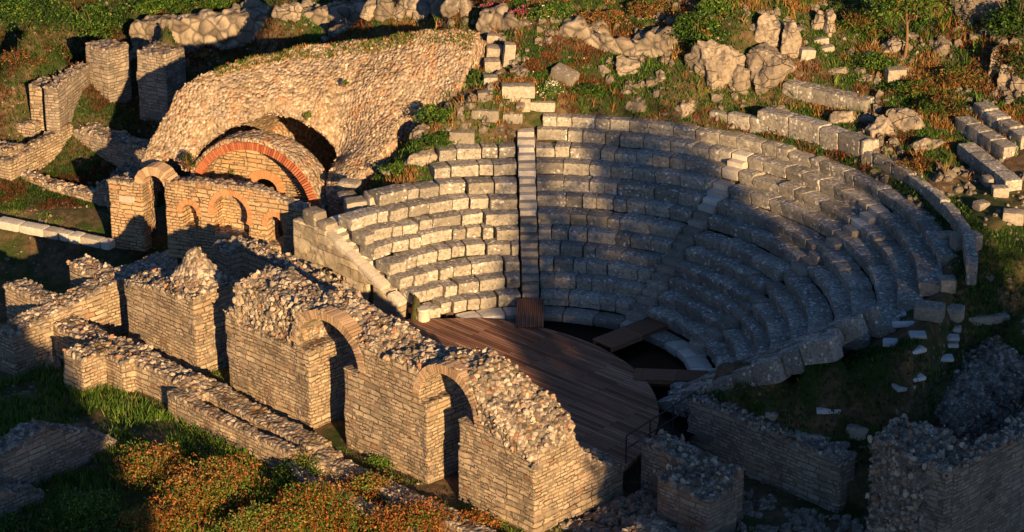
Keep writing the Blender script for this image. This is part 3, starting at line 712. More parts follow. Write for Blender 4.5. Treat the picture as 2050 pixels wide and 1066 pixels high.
# ------------------------------------------------------------------ voussoir rings
def ring(tc, zs, a, b, thick, w0, depth, a0, a1, nb, gap=.22):
    V = []; F = []; rn = []
    per = (a1-a0)/nb
    for i in range(nb):
        s0, s1 = a0+i*per, a0+(i+1)*per-per*gap; ex = random.uniform(-.015, .02); dp = random.uniform(0, .02)
        base = len(V)
        for s in (s0, s1):
            c, sn = math.cos(rad(s)), math.sin(rad(s))
            for rr in (0, 1):
                p = (tc+(a+rr*(thick+ex))*c, zs+(b+rr*(thick+ex))*sn)
                V.append((p[0], w0-dp, p[1])); V.append((p[0], w0+depth, p[1]))
        k = base
        F += [(k, k+2, k+6, k+4), (k+1, k+5, k+7, k+3), (k, k+4, k+5, k+1), (k+2, k+3, k+7, k+6), (k, k+1, k+3, k+2), (k+4, k+6, k+7, k+5)]
        rn += [random.random()]*8
    return np.array(V), np.array(F), np.array(rn)
def add_ring(parent, off, args, mat, name='arch_ring'):
    V, F, rn = ring(*args); V = V-np.array(off)
    return link(name, mesh_np(name, V, F, mat, smooth=False, attrs={'rnd': rn}), (0, 0, 0), 0, parent)
# ------------------------------------------------------------------ long arched wall in front of the stage
ZB = -1.25
fx = [-14.3, -13.75, -13.6, -12, -10.5, -9.3, -8, -7, -5, -3.8, -2.6, -1.5, -.6, 0]; fz = [1.95, 2.0, 2.9, 2.95, 3.05, 3.3, 2.95, 2.75, 2.8, 3.25, 2.9, 2.2, 1.6, 1.25]
rx = [-14.3, -13.9, -12.8, -10.9, -9.4, -7.6, -5.9, -5, -3.3, -2.6, -1.8, -.9, -.1]; rz_ = [2.2, 3.2, 3.35, 3.3, 3.4, 3.2, 2.95, 3.0, 3.45, 3.3, 2.95, 2.8, 2.4]
def scene_top(T, W):
    f = np.interp(T, fx, fz); r = np.interp(T, rx, rz_); k = np.clip(W/1.25, 0, 1)
    z = f*(1-k)+r*k
    return np.where(W > 1.5, z-(W-1.5)*2., z)
def ret_top(T, W): return np.interp(W, [0, .5, 1., 1.5, 1.65, 2.3, 2.5, 4.], [1.25, 1.6, 2., 2.4, 1.75, .8, .55, -.25])+0*T
def scene_rub(T, W, Z):
    a = np.clip((Z-np.interp(T, [-14, -13.6, -12.5, -10.6], [2.2, 1.5, 1.45, 1.65]))*4, 0, 1)*np.clip((-10.3-T)*3, 0, 1)*np.clip((T+13.7)*6, 0, 1)
    b = np.clip((Z-np.interp(T, [-3, -2.2, -1, 0], [2.6, 1.6, 1.2, 1.3]))*3, 0, 1)*np.clip((T+2.8)*2, 0, 1)
    return np.maximum(a, b)
root = empty('arched_wall', (*TH.w(-14.2, 0), ZB), rad(TH.deg)); tag(root, 'long rubble-topped brick wall with two arches standing before the wooden stage', 'ruined wall')
OFF = (-14.2, 0, ZB)
V, Q, r = wall_mesh([(-14.22, 0., 0., 1.7, ZB, scene_top), (-1.25, 0., 1.4, 4.0, ZB, ret_top)],
                    [arch_cut(-9.15, 1.78, 1.48, 1.28, -1, 3, zb=1.72), box_cut(-10.02, -8.40, -1, 3, -2, 1.8), arch_cut(-3.72, 1.74, 1.2, 1.22, -1, 3, zb=1.68), box_cut(-4.57, -3.22, -1, 3, -2, 1.76),
                     box_cut(-13.55, -10.75, -.5, .16, 1.62, 9), box_cut(-15, -13.75, -.5, 3, 1.98, 9)], rub=scene_rub, vox=.05, wor=.068, wscale=7., name='masonry')
link('masonry', mesh_np('masonry', V-np.array(OFF), Q, M_WALL, attrs={'rub': r}), (0, 0, 0), 0, root)
ok_ = np.ones(len(V), bool)
for tc_, zs_, a_, b_ in ((-9.15, 1.78, 1.48, 1.28), (-3.72, 1.74, 1.2, 1.22)): ok_ &= ~((np.sqrt(((V[:, 0]-tc_)/(a_+.36))**2+((V[:, 2]-zs_)/(b_+.36))**2) < 1) & (V[:, 2] > zs_-.3) & (V[:, 1] < .8))
rubble_part(V-np.array(OFF), r*ok_, root, .055, .03, .115)
add_ring(root, OFF, (-9.15, 1.78, 1.48, 1.28, .30, -.012, .5, 2, 178, 44), M_VOUS)
add_ring(root, OFF, (-3.72, 1.74, 1.20, 1.22, .28, -.012, .5, 2, 178, 38), M_VOUS)
# pillar block with rubble heap
wall('brick_pillar', 'broad brick pier crowned by a heap of rubble, left of the arched wall', 'brick pier', TH,
     [(-19.7, -15.85, 0, 2., ZB, lambda T, W: 1.38+.12*(T+19.7)+1.25*np.exp(-((T+17.1)/.75)**2-((W-1.1)/.6)**2))], rub=lambda T, W, Z: np.clip((Z-1.75)*5, 0, 1), wor=.075, vox=.05)
# low wall running back, with stubs
sA = [TH.pz(149, 530, .8), TH.pz(185, 512, .8)]; sB = [TH.pz(12, 592, .4), TH.pz(40, 584, .4)]
wall('low_wall', 'low brick wall running back past the rubble-crowned pier, with two stub walls on its left', 'ruined wall', TH,
     [(-22., -21.04, -3.8, 3.45, -1.6, lambda T, W: np.interp(W, [-3.8, -2.6, -1.9, .4, 2.1, 3.4], [.05, .28, .42, .70, .80, .83])+0*T),
      (-23.6, -21.6, min(sA[0][1], .9), min(sA[0][1], .9)+.85, -1.9, .8), (-24.2, -21.6, -1.9, -1.05, -1.9, .45)], wor=.05, topn=.07)
# front long low wall with box pier
wall('low_wall', 'long low wall with a square brick pier in the left foreground, parallel to the arched wall', 'ruined wall', TH,
     [(-21.1, -13.2, -2.15, -1.2, -1.6, lambda T, W: np.interp(T, [-21, -19, -17, -14, -13], [.0, -.02, .08, .02, -.2])+0*W), (-18.6, -17.5, -3.5, -2., -1.6, .22), (-17.5, -16.5, -2.6, -2., -1.6, .12)], wor=.05, topn=.07)
wall('trough_wall', 'stepped double wall with a shallow channel in front of the first arch', 'ruined wall', TH,
     [(-14.1, -8.1, -2.62, -2.2, -1.6, -.22), (-14.15, -13.1, -2.6, -1., -1.6, -.15), (-13.3, -7.9, -1.75, -.95, -1.6, lambda T, W: np.interp(T, [-13.3, -12, -8], [-.12, -.3, -.35])+0*W),
      (-13.3, -8, -2.3, -1.6, -1.6, -.72), (-8.5, -7.9, -2.6, -1., -1.6, -.4)], wor=.03, topn=.03, vox=.045)
wall('trough_wall', 'lower channelled wall half hidden by shrubs in front of the second arch', 'ruined wall', TH,
     [(-7.7, 2.5, -2.95, -2.55, -1.7, -.62), (-7.9, -7.2, -2.9, -1.1, -1.7, -.48), (-7.5, 2.5, -1.95, -1.25, -1.7, -.55), (-7.4, 2.5, -2.6, -1.9, -1.7, -1.0)], wor=.035, topn=.04, vox=.045)
# wall behind pillar
wall('low_wall', 'brick wall with a square end pier between the arched facade and the rubble-crowned pier', 'ruined wall', TH,
     [(-20.3, -14.0, 5.2, 5.95, -1.3, lambda T, W: np.interp(T, [-20.3, -18.5, -16, -14], [1.2, 1.1, .95, .8])+0*W), (-20.35, -19.65, 4.5, 5.9, -1.3, 1.22)], wor=.1)
# ------------------------------------------------------------------ arched facade
FZ = -1.3
def ft(px, py): return FA.px(px, py, 0)
tp = sorted([ft(*p) for p in ((338, 364), (385, 363), (444, 370), (493, 375), (532, 387), (561, 402), (604, 418))])
root = empty('arched_facade', (*FA.w(0, 0), FZ), rad(FA.deg)); tag(root, 'low brick facade with three arched niches and a tall dark doorway left of the seats', 'ruined building')
OFF = (0, 0, FZ)
V, Q, r = wall_mesh([(0, 1.42, 0, .6, FZ, 1.5), (0, .6, .5, 2.0, FZ, 1.4), (2.42, 8.3, 0, .5, FZ, [(a, b+.02) for a, b in tp]), (2.42, 6.1, .4, .95, FZ, [(a, b-.12) for a, b in tp]), (6.1, 8.3, .4, .95, FZ, .55)],
                    [arch_cut(3.45, .62, .33, .36, -1, .72, .02), arch_cut(5.2, .88, .73, .72, -1, .72, .0), arch_cut(7.05, .62, .33, .4, -1, 2, -.15)], vox=.05, wor=.05, topn=.04, erode=.03)
link('masonry', mesh_np('masonry', V-np.array(OFF), Q, M_WARM, attrs={'rub': r*.7}), (0, 0, 0), 0, root)
for a in ((3.45, .62, .33, .36, .2, -.03, .3, -5, 185, 26), (5.2, .88, .73, .72, .2, -.03, .35, -25, 195, 46), (7.05, .62, .33, .4, .2, -.03, .3, -15, 190, 26)): add_ring(root, OFF, a, M_ORNG)
add_ring(root, OFF, (1.92, 1.30, .50, .60, .36, .06, .6, -2, 182, 22, .10), M_VOUS)
V, F = rbox(.64, .05, .24, .008, .003); link('plaque', mesh_np('plaque', V, F, M_MARB, sharp=30), (.77, -.03, .70-FZ), 0, root)
# ------------------------------------------------------------------ big arch with vault band and tympanum
AT, AW, AZ, AR = 5.07, 2.09, .12, 2.54
NT, NZ = FA.px(531, 358, AW+1.3); NZ -= .45
root = empty('vault_arch', (*FA.w(AT, AW), -1.), rad(FA.deg)); tag(root, 'wide red-brick arch with rubble vault band and yellow brick back wall', 'brick arch')
def band(T, W, Z):
    rr = np.sqrt((T-AT)**2+(Z-AZ)**2); return np.maximum(np.maximum(rr-(AR+.46), AR+.02-rr), np.maximum(AW+.06-W, W-(AW+1.05)))
def sdfmesh(fn, lo, hi, vox, disp=.05, wscale=5.5, ero=.04):
    lo = np.array(lo, float); nn = np.ceil((np.array(hi)-lo)/vox).astype(int)+1
    X = (lo[0]+np.arange(nn[0])*vox)[:, None, None]; Y = (lo[1]+np.arange(nn[1])*vox)[None, :, None]; Z = (lo[2]+np.arange(nn[2])*vox)[None, None, :]
    F = np.ascontiguousarray(fn(X, Y, Z)); near = np.argwhere(np.abs(F) < .3); P = lo+near*vox
    w, wv = worley(P*wscale+3.3); F[tuple(near.T)] += fbm(P*1.1+5, 3)*ero+(w-.5)*1.6*disp+(.5-wv)*disp
    return surface_nets(F, lo, vox)
V, Q = sdfmesh(lambda X, Y, Z: np.maximum(band(X, Y, Z), -1.-Z), (AT-3.4, AW-.3, -1.2), (AT+3.4, AW+1.5, 3.6), .055, .04)
link('vault_band', mesh_np('vault_band', V-np.array([AT, AW, -1.]), Q, M_VAULT, attrs={'rub': np.ones(len(V))}), (0, 0, 0), 0, root)
add_ring(root, (AT, AW, -1.), (AT, AZ, AR, AR, .30, AW-.02, .5, -2, 160, 74, .25), M_RED)
V, Q, r = wall_mesh([(AT-2.7, AT+2.7, AW+1.3, AW+1.65, -1.3, lambda T, W: AZ+np.sqrt(np.maximum(0, 2.75**2-(T-AT)**2)))], [arch_cut(NT, NZ, .52, .45, 0, 9, -2)], vox=.06, wor=.0, topn=0., erode=.02)
link('back_wall', mesh_np('back_wall', V-np.array([AT, AW, -1.]), Q, M_WARM, attrs={'rub': r*0}), (0, 0, 0), 0, root)
add_ring(root, (AT, AW, -1.), (NT, NZ, .52, .45, .34, AW+1.27, .2, -5, 185, 34, .15), M_ORNG, 'niche_ring')
# ------------------------------------------------------------------ rubble vault mass
MP = []
def mp(px, py, w):
    t, z = FA.px(px, py, w); MP.append((t, w, z))
for p in ((345, 218, 2.8), (400, 168, 3.5), (470, 138, 4.6), (560, 112, 5.9), (650, 106, 6.6), (750, 98, 6.9), (830, 86, 7.0), (900, 84, 7.1), (955, 88, 7.2)): mp(*p)
for p in ((345, 290, 2.0), (400, 235, 2.7), (470, 205, 3.5), (560, 185, 4.4), (650, 180, 5.0), (740, 165, 5.5), (800, 150, 5.8)): mp(*p)
for p in ((335, 330, 1.6), (400, 290, 2.4), (470, 258, 3.0), (520, 262, 3.2), (545, 260, 3.5), (580, 251, 4.0), (622, 245, 4.4), (655, 270, 4.5), (674, 300, 4.5), (680, 335, 4.3), (700, 250, 4.7), (750, 210, 5.0), (800, 180, 5.5)): mp(*p)
for p in ((330, 352, 1.2), (380, 340, 1.4), (430, 312, 2.2)): mp(*p)
for p in ((690, 330, 3.2), (690, 368, 2.5), (715, 372, 2.5), (740, 325, 3.2), (770, 288, 3.7), (790, 250, 4.3), (710, 300, 3.7)): mp(*p)
for p in ((800, 240, 4.9), (850, 230, 5.2), (930, 220, 5.4), (850, 160, 6.0), (940, 150, 6.2), (850, 190, 5.6), (940, 185, 5.8)): mp(*p)
MP = np.array(MP)
_d = np.linalg.norm(MP[:, None, :2]-MP[None, :, :2], axis=2); _m = len(MP); _K = np.zeros((_m+3, _m+3)); _K[:_m, :_m] = _d-.25*np.eye(_m); _K[:_m, _m:] = np.c_[MP[:, :2], np.ones(_m)]; _K[_m:, :_m] = _K[:_m, _m:].T
_w2 = np.linalg.solve(_K, np.r_[MP[:, 2], 0, 0, 0])
def mass_top(T, W):
    T, W = np.broadcast_arrays(np.asarray(T, float), np.asarray(W, float)); P = np.c_[T.ravel(), W.ravel()]
    d = np.linalg.norm(P[:, None]-MP[None, :, :2], axis=2); z = (d@_w2[:_m]+P@_w2[_m:_m+2]+_w2[_m+2]).reshape(T.shape)
    wr = np.interp(T, [0, 1.3, 2.3, 3.6, 5, 7, 10, 13], [2.8, 3.0, 3.8, 5.0, 6.1, 6.7, 7.1, 7.3])+.35
    return np.where(W > wr, np.minimum(z, np.interp(T, [0, 1.15, 2.2, 3.4, 4.6, 5.6, 8, 13], [3.4, 3.5, 4.35, 4.8, 5.3, 5.6, 5.8, 6.4])-(W-wr)*.62), z)
tr = FA.px(955, 90, 7.2)[0]; tl = FA.px(330, 300, 3.)[0]
def mass(X, Y, Z):
    tp = mass_top(X[:, :, 0], Y[:, :, 0])[:, :, None]
    lim = np.interp(Y, [1, 2.3, 2.6, 4, 5.4, 7.0, 9], [2.3, 8.9, 9.2, 10.3, 12.0, tr, tr])          # right boundary
    fr = np.interp(X, [0, 2.2, 3.0, 4.4, 4.9, 6.3, 6.7, 7.4, 7.7, 8.0, 9, 13], [1.25, 1.25, 2.9, 3.1, 4.1, 4.3, 4.4, 4.4, 3.4, 2.4, 2.2, 4.9])         # front boundary
    lf = np.interp(Y, [1, 2.0, 2.8, 8, 10], [.6, .75, 1.15, 1.6, 2.])
    f = np.maximum((Z-tp)*.62, np.maximum(np.maximum(X-lim, lf-X), np.maximum(fr-Y, Y-10.4)))
    f = np.maximum(f, -1.2-Z)
    pas = np.maximum(np.where(Z > 1.2, np.sqrt(((X-1.75)/.85)**2+((Z-1.2)/.75)**2)-1, np.abs(X-1.75)/.85-1)*.7, Y-4.2)
    f = np.maximum(f, -pas)
    ch = np.sqrt(((X-11.2)/1.25)**2+((Y-4.6)/.9)**2)-1
    f = np.maximum(f, -np.maximum(ch*.9, Z-FA.px(880, 160, 5.9)[1]-.15*(X-11)))
    rr = (np.sqrt(((X-5.)/3.05)**2+(Z/(3.45-.3*np.maximum(0, Y-4.3)))**2)-1)*3.1
    void = np.maximum(rr, np.maximum(2.-Y, Y-9.4))
    return np.maximum(f, -void)
V, Q = sdfmesh(mass, (-.4, .8, -1.5), (tr+.6, 11., 8.6), .065, .035, 7.5, .09)
VV = V-np.array([AT, 4., -1.])
root = tag(link('vault_ruin', mesh_np('vault_ruin', VV, Q, M_VAULT, attrs={'rub': np.ones(len(V))}), (*FA.w(AT, 4.), -1.), rad(FA.deg)), 'great sloping rubble mass of a collapsed vault behind the red-brick arch', 'ruined vault')
vis = (V[:, 1] < np.interp(V[:, 0], [0, 1.3, 2.3, 3.6, 5, 7, 10, 13], [2.8, 3.0, 3.8, 5.0, 6.1, 6.7, 7.1, 7.3])+.5) & (V[:, 2] > -.3)
rubble_part(VV, vis*1., root, .022, .03, .085, M_STONEW)
# ------------------------------------------------------------------ upper-left ruins
LF = Frame(-15.35, 5.0, -44.5)
def pier(lab, pl, pc, pr, pt, z, name='brick_pillar', mat=None):
    A, Bc, Cc = (U(*p, z)[:2] for p in (pl, pc, pr)); fr = Frame(*Bc, math.degrees(math.atan2(*(Bc-A)[::-1])))
    L = np.linalg.norm(Bc-A); D = abs(fr.l(Cc)[1]); zt = fr.px(pc[0], pt, 0)[1]
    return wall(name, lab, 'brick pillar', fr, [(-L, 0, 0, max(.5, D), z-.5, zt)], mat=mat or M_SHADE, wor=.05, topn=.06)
pier('tall grey brick pillar standing in shade, nearest the vault ruin', (280, 238), (338, 250), (357, 228), 113, .2)
pier('tall grey brick pillar at left in shade, joined by rough wall', (177, 208), (221, 222), (241, 200), 103, .2)
pier('short ruined brick pillar by the dark retaining wall, above the vault ruin', (481, 122), (528, 132), (546, 110), 75, 1.2)
def wpx(name, lab, a, b, z, th, ztop, mat=None, cat='ruined wall', zb=None, bz=None, **kw):
    A, Bq = U(*a, z)[:2], U(*b, z if bz is None else bz)[:2]; fr = Frame(*A, math.degrees(math.atan2(*(Bq-A)[::-1]))); L = np.linalg.norm(Bq-A)
    tops = [(s*L, fr.px(*p, 0)[1]) if isinstance(p, tuple) else (s*L, p) for s, p in ztop]
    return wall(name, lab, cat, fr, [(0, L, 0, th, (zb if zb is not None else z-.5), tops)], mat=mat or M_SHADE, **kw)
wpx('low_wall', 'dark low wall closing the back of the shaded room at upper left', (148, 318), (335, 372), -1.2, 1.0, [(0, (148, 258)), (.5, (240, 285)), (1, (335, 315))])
wpx('low_wall', 'brick side wall of the room, bright at its near end and dark behind', (22, 368), (152, 305), -.95, .6, [(0, (22, 325)), (.3, (60, 300)), (1, (152, 240))], mat=M_WALL)
wpx('low_wall', 'low crumbling wall along the front of the shaded room, beside the grass strip', (15, 358), (222, 422), -1.1, .6, [(0, (15, 335)), (.35, (90, 368)), (1, (222, 395))], mat=M_WALL, wor=.05, topn=.07)
wpx('low_wall', 'rough wall running up from the facade corner to the shaded room', (222, 420), (330, 325), -1.1, .6, [(0, (222, 372)), (1, (330, 300))], wor=.1)
wpx('wall_stub', 'upright sunlit wall stub with rough top at far left', (92, 290), (120, 268), -.6, .6, [(0, (92, 165)), (1, (118, 150))], mat=M_WALL)
wpx('wall_stub', 'blocky sunlit wall end between the upright stub and the left edge', (28, 290), (70, 298), -.6, 1.0, [(0, (28, 248)), (1, (70, 252))], mat=M_WALL)
wpx('wall_stub', 'small sunlit wall piece at the left edge, above the blocky wall end', (0, 262), (48, 230), -.6, .5, [(0, (0, 238)), (1, (48, 205))], mat=M_WALL)
wpx('wall_stub', 'low brick wall end cut by the left edge, below the blocky wall end', (-30, 330), (22, 345), -.7, .8, [(0, (-30, 292)), (1, (22, 300))], mat=M_WALL)
wpx('low_wall', 'rough dark wall linking the left tall pillar to the upright stub', (120, 262), (185, 205), .3, .6, [(0, (120, 170)), (1, (185, 120))], wor=.1)
root = wpx('retaining_wall', 'big-stoned polygonal retaining wall at top left, sunlit only along its upper edge', (262, 140), (880, 60), .5, 1.0, [(0, 2.6), (.25, 3.2), (.5, 3.7), (.75, 4.3), (1, 4.8)], mat=M_POLY, vox=.08, wor=.12, wscale=1.9, topn=.15, zb=-.5, bz=3.6, rub=lambda T, W, Z: np.ones(len(T)))
wpx('terrace_wall', 'low sunlit terrace wall of rough stones above the vault ruin ledge', (668, 82), (900, 52), 3.6, .8, [(0, (668, 68)), (.3, (750, 52)), (1, (900, 38))], mat=M_POLY, vox=.08, wor=.1, wscale=2.5)
# kerb of white stones by the dark courtyard
A = U(-6, 440, -.85)[:2]; Bq = U(222, 486, -.85)[:2]; L = np.linalg.norm(Bq-A); ang = math.atan2(*(Bq-A)[::-1])
root = tag(empty('kerb', (*A, -1.15), ang), 'straight line of white kerb stones along the dark sunken courtyard at left', 'kerb')
t = 0
while t < L-.2:
    l = min(random.choice([.5, .7, .95, 1.15]), L-t); V, F = rbox(l*.97, .5*random.uniform(.85, 1.1), .34, .05, .02)
    link('kerb_stone', mesh_np('kerb_stone', V, F, M_MARB, sharp=38), (t+l/2, .1, 0), rad(random.uniform(-2, 2)), root); t += l
# ------------------------------------------------------------------ right-hand ruins
wall('retaining_wall', 'rubble-topped retaining wall below the grass terrace at lower right, dark on its front', 'ruined wall', TH,
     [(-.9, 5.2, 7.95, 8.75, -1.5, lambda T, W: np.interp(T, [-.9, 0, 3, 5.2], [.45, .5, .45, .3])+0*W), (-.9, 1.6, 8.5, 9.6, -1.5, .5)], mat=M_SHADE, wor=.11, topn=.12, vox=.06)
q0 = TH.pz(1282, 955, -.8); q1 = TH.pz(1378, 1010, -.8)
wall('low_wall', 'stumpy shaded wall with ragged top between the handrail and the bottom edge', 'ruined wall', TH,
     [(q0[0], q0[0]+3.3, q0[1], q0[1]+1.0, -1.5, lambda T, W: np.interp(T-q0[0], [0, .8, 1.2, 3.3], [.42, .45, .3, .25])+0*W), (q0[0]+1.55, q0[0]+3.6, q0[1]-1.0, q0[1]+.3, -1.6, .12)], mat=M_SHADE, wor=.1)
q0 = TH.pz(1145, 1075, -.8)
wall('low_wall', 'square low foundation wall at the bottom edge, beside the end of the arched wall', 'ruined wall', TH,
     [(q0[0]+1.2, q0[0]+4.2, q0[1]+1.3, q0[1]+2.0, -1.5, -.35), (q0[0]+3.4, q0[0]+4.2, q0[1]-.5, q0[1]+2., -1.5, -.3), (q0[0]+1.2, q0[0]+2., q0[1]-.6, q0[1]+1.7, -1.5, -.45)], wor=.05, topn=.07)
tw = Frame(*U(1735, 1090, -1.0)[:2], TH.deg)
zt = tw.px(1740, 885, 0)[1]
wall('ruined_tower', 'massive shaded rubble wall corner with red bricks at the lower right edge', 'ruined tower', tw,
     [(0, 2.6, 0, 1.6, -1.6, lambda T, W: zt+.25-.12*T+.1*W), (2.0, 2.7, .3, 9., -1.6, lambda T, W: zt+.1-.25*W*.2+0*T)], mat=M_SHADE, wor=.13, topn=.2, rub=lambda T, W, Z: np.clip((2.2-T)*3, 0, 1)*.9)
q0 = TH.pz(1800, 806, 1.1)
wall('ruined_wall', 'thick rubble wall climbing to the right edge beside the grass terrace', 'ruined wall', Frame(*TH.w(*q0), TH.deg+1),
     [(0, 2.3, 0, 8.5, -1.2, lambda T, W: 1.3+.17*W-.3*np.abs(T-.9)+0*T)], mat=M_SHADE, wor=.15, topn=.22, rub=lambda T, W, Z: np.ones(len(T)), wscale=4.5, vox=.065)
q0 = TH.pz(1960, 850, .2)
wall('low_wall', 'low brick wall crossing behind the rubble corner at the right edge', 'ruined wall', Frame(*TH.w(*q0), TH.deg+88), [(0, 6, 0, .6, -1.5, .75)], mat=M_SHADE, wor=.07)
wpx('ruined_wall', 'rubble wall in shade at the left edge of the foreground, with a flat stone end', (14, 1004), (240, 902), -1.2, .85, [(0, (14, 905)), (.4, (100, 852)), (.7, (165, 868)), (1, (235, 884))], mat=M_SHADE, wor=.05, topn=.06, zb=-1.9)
wpx('low_wall', 'low dark wall end in the bottom left corner below the rubble wall', (-60, 1080), (95, 1010), -1.3, .8, [(0, (-60, 985)), (1, (90, 985))], mat=M_SHADE, wor=.08, zb=-2.)
# handrail
root = empty('handrail', tuple(U(1253, 925, -.4))); A = np.array(U(1253, 925, -.4)); Bq = np.array(U(1392, 835, -.4)); d = Bq-A; L = np.linalg.norm(d); root.rotation_euler = (0, 0, math.atan2(d[1], d[0]))
tag(root, 'dark metal handrail beside the steps down from the stage', 'handrail')
def bar(p, q, r=.025):
    p, q = np.array(p, float), np.array(q, float); d = q-p; L = np.linalg.norm(d); a = d/L; s = np.cross(a, (0, .3, 1)); s /= np.linalg.norm(s); t = np.cross(a, s)
    V = [(p if e == 0 else q)+r*(math.cos(x)*s+math.sin(x)*t) for e in (0, 1) for x in np.linspace(0, 2*math.pi, 9)[:-1]]
    return np.array(V), np.array([(i, (i+1) % 8, 8+(i+1) % 8, 8+i) for i in range(8)])
for z in (.45, .9): V, F = bar((0, 0, z), (L, 0, z)); link('rail', mesh_np('rail', V, F, M_METAL), (0, 0, 0), 0, root)
for i in range(4): V, F = bar((L*i/3, 0, -.1), (L*i/3, 0, .9)); link('post', mesh_np('post', V, F, M_METAL), (0, 0, 0), 0, root)
# ------------------------------------------------------------------ loose blocks, rocks
def on_ground(px, py, lift=0): q = hit(px, py); return (q[0], q[1], q[2]+lift)
def loose(lab, px, py, d, rz=0, tilt=(0, 0), mat=None, name='stone_block', cat='stone block', bev=.06, noise=.03, lump=0., sink=.06, group=None, lift=0., seg=None):
    q = on_ground(px, py); return block(name, lab, cat, (q[0], q[1]+d[1]*.35, q[2]-sink+lift), d, rz, tilt, mat or M_GREY, group=group, bev=bev, noise=noise, lump=lump, seg=seg)
q = on_ground(1040, 222)
block('stone_block', 'upright square block carrying a longer block, above the straight stair', 'stone block', (q[0], q[1]+.3, q[2]-.1), (.82, .5, .55), 2)
block('stone_block', 'long block laid on top of the upright square block above the stair', 'stone block', (q[0]-.05, q[1]+.3, q[2]+.44), (1.25, .5, .5), 3)
for lab, px, py, d, rz, tl in (
    ('lowest of four blocks standing in a line up the hill', 982, 172, (.55, .5, .4), 3, (0, 0)), ('second block from the bottom of the upright line on the hill', 985, 148, (.62, .5, .6), 4, (6, 0)),
    ('third block from the bottom of the upright line on the hill', 988, 122, (.62, .5, .62), 3, (6, 3)), ('topmost rounded block of the upright line on the hill', 988, 88, (.55, .45, .4), -8, (0, 6)),
    ('tall pointed stone right of the upright line of blocks', 1016, 132, (.45, .4, .95), 10, (4, 6)), ('big tilted square block lying in orange grass on the hill', 1128, 165, (.95, .62, .55), -32, (10, 18)),
    ('small white stone between the pointed stone and the tilted block', 1052, 125, (.3, .25, .25), 20, (0, 10)), ('square block at the ragged top left of the seats', 925, 292, (.95, .8, .62), -3, (0, 0)),
    ('block at the wall foot above the square block, left of the stair', 968, 205, (.5, .45, .45), 5, (0, 0)), ('wide block under the rounded one, left of the stair head', 972, 243, (1.05, .6, .5), -4, (0, 0)),
    ('block right of the wide one below the upright square block', 1026, 246, (.75, .5, .42), 0, (0, 0)), ('block partly hidden in orange grass right of the upright square block', 1087, 222, (.95, .5, .4), -3, (0, 0)),
    ('pale rounded white stone below the small tree', 1793, 162, (.75, .65, .5), 10, (0, 0)), ('upper one of two pale blocks on the green slope right of the outcrop', 1643, 90, (.6, .45, .3), 12, (0, -6)),
    ('lower one of two pale blocks on the green slope right of the outcrop', 1655, 106, (.6, .4, .3), 18, (0, -8)), ('grey block at the right foot of the outcrop', 1613, 122, (.6, .5, .5), 15, (0, 6)),
    ('flat bright block beside the two-course wall end', 1722, 285, (.7, .5, .22), 20, (4, 5)),
    ('thin slab leaning on the sunlit block right of the parapet', 1902, 476, (.85, .4, .2), 12, (0, 0)), ('sunlit block with orange lichen right of the parapet', 1935, 500, (.95, .6, .55), 14, (0, 0)),
    ('pale block at the right edge of the upper terrace', 1990, 372, (.7, .5, .35), 20, (0, 0)), ('first of the stones strung out below the benches at right', 2003, 395, (.55, .45, .4), 0, (0, 0)), ('white stone in brown grass above the sunlit block', 1966, 420, (.5, .4, .3), 30, (0, 0)),
    ('white stone cut by the right edge above the grass', 2030, 448, (.7, .5, .45), -15, (0, 0)), ('long stone in the grass below the parapet end', 1862, 640, (.9, .6, .5), -20, (0, 0)),
    ('stone under the parapet foot in shade', 1898, 585, (.5, .5, .5), 0, (0, 0)), ('rounded stone in the dark grass right of the end blocks', 1905, 640, (.8, .55, .45), -22, (0, 0)),
    ('flat stone beside the large pale slab near the right wall', 1950, 648, (.7, .5, .3), 5, (0, 0)), ('large pale tilted slab near the right wall', 1990, 648, (.95, .7, .3), 8, (-8, 0)),
    ('long stone at the edge of the terrace above the dark gap', 1630, 885, (1.15, .5, .3), -12, (0, 0)), ('stone lying in the grass just above the rubble-topped wall', 1545, 838, (.5, .35, .25), -40, (0, 0)),
    ('stone beside the ragged end of the terrace wall', 1680, 905, (.6, .5, .35), 20, (0, 0)), ('grey stone above the dark gap near the rubble corner', 1720, 880, (.8, .5, .5), -10, (0, 0)),
    ):
    loose(lab, px, py, d, rz, tl)
root = tag(empty('block_row', on_ground(1592, 195)), 'straight row of six grey blocks on the slope right of the outcrop', 'stone blocks')
b0 = np.array(root.location); p = np.array(on_ground(1592, 195)); p2 = np.array(on_ground(1728, 226)); dd = p2-p
for i in range(6):
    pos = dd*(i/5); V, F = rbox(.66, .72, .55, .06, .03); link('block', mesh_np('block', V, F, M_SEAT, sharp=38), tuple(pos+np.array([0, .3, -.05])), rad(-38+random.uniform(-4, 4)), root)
for lab, a, b, n_ in (('upper stone bench of three at the right edge, sunlit at its end', (1948, 228), (2046, 300), 4), ('middle stone bench of three at the right edge', (1912, 258), (2010, 322), 4), ('lowest stone bench of three at the right edge', (1918, 312), (2015, 388), 4)):
    p = np.array(on_ground(*a)); p2 = np.array(on_ground(*b)); dd = p2-p; L = np.linalg.norm(dd[:2]); ang = math.atan2(dd[1], dd[0])
    root = tag(empty('stone_bench', tuple(p), ang), lab, 'stone bench', 'stone benches at the right edge')
    for i in range(n_):
        l = L/n_; V, F = rbox(l*1.0, .62, .52, .05, .03); link('block', mesh_np('block', V, F, M_SEAT, sharp=38), (l*(i+.5), .25, dd[2]*(i+.5)/n_-.05), rad(random.uniform(-2, 2)), root)
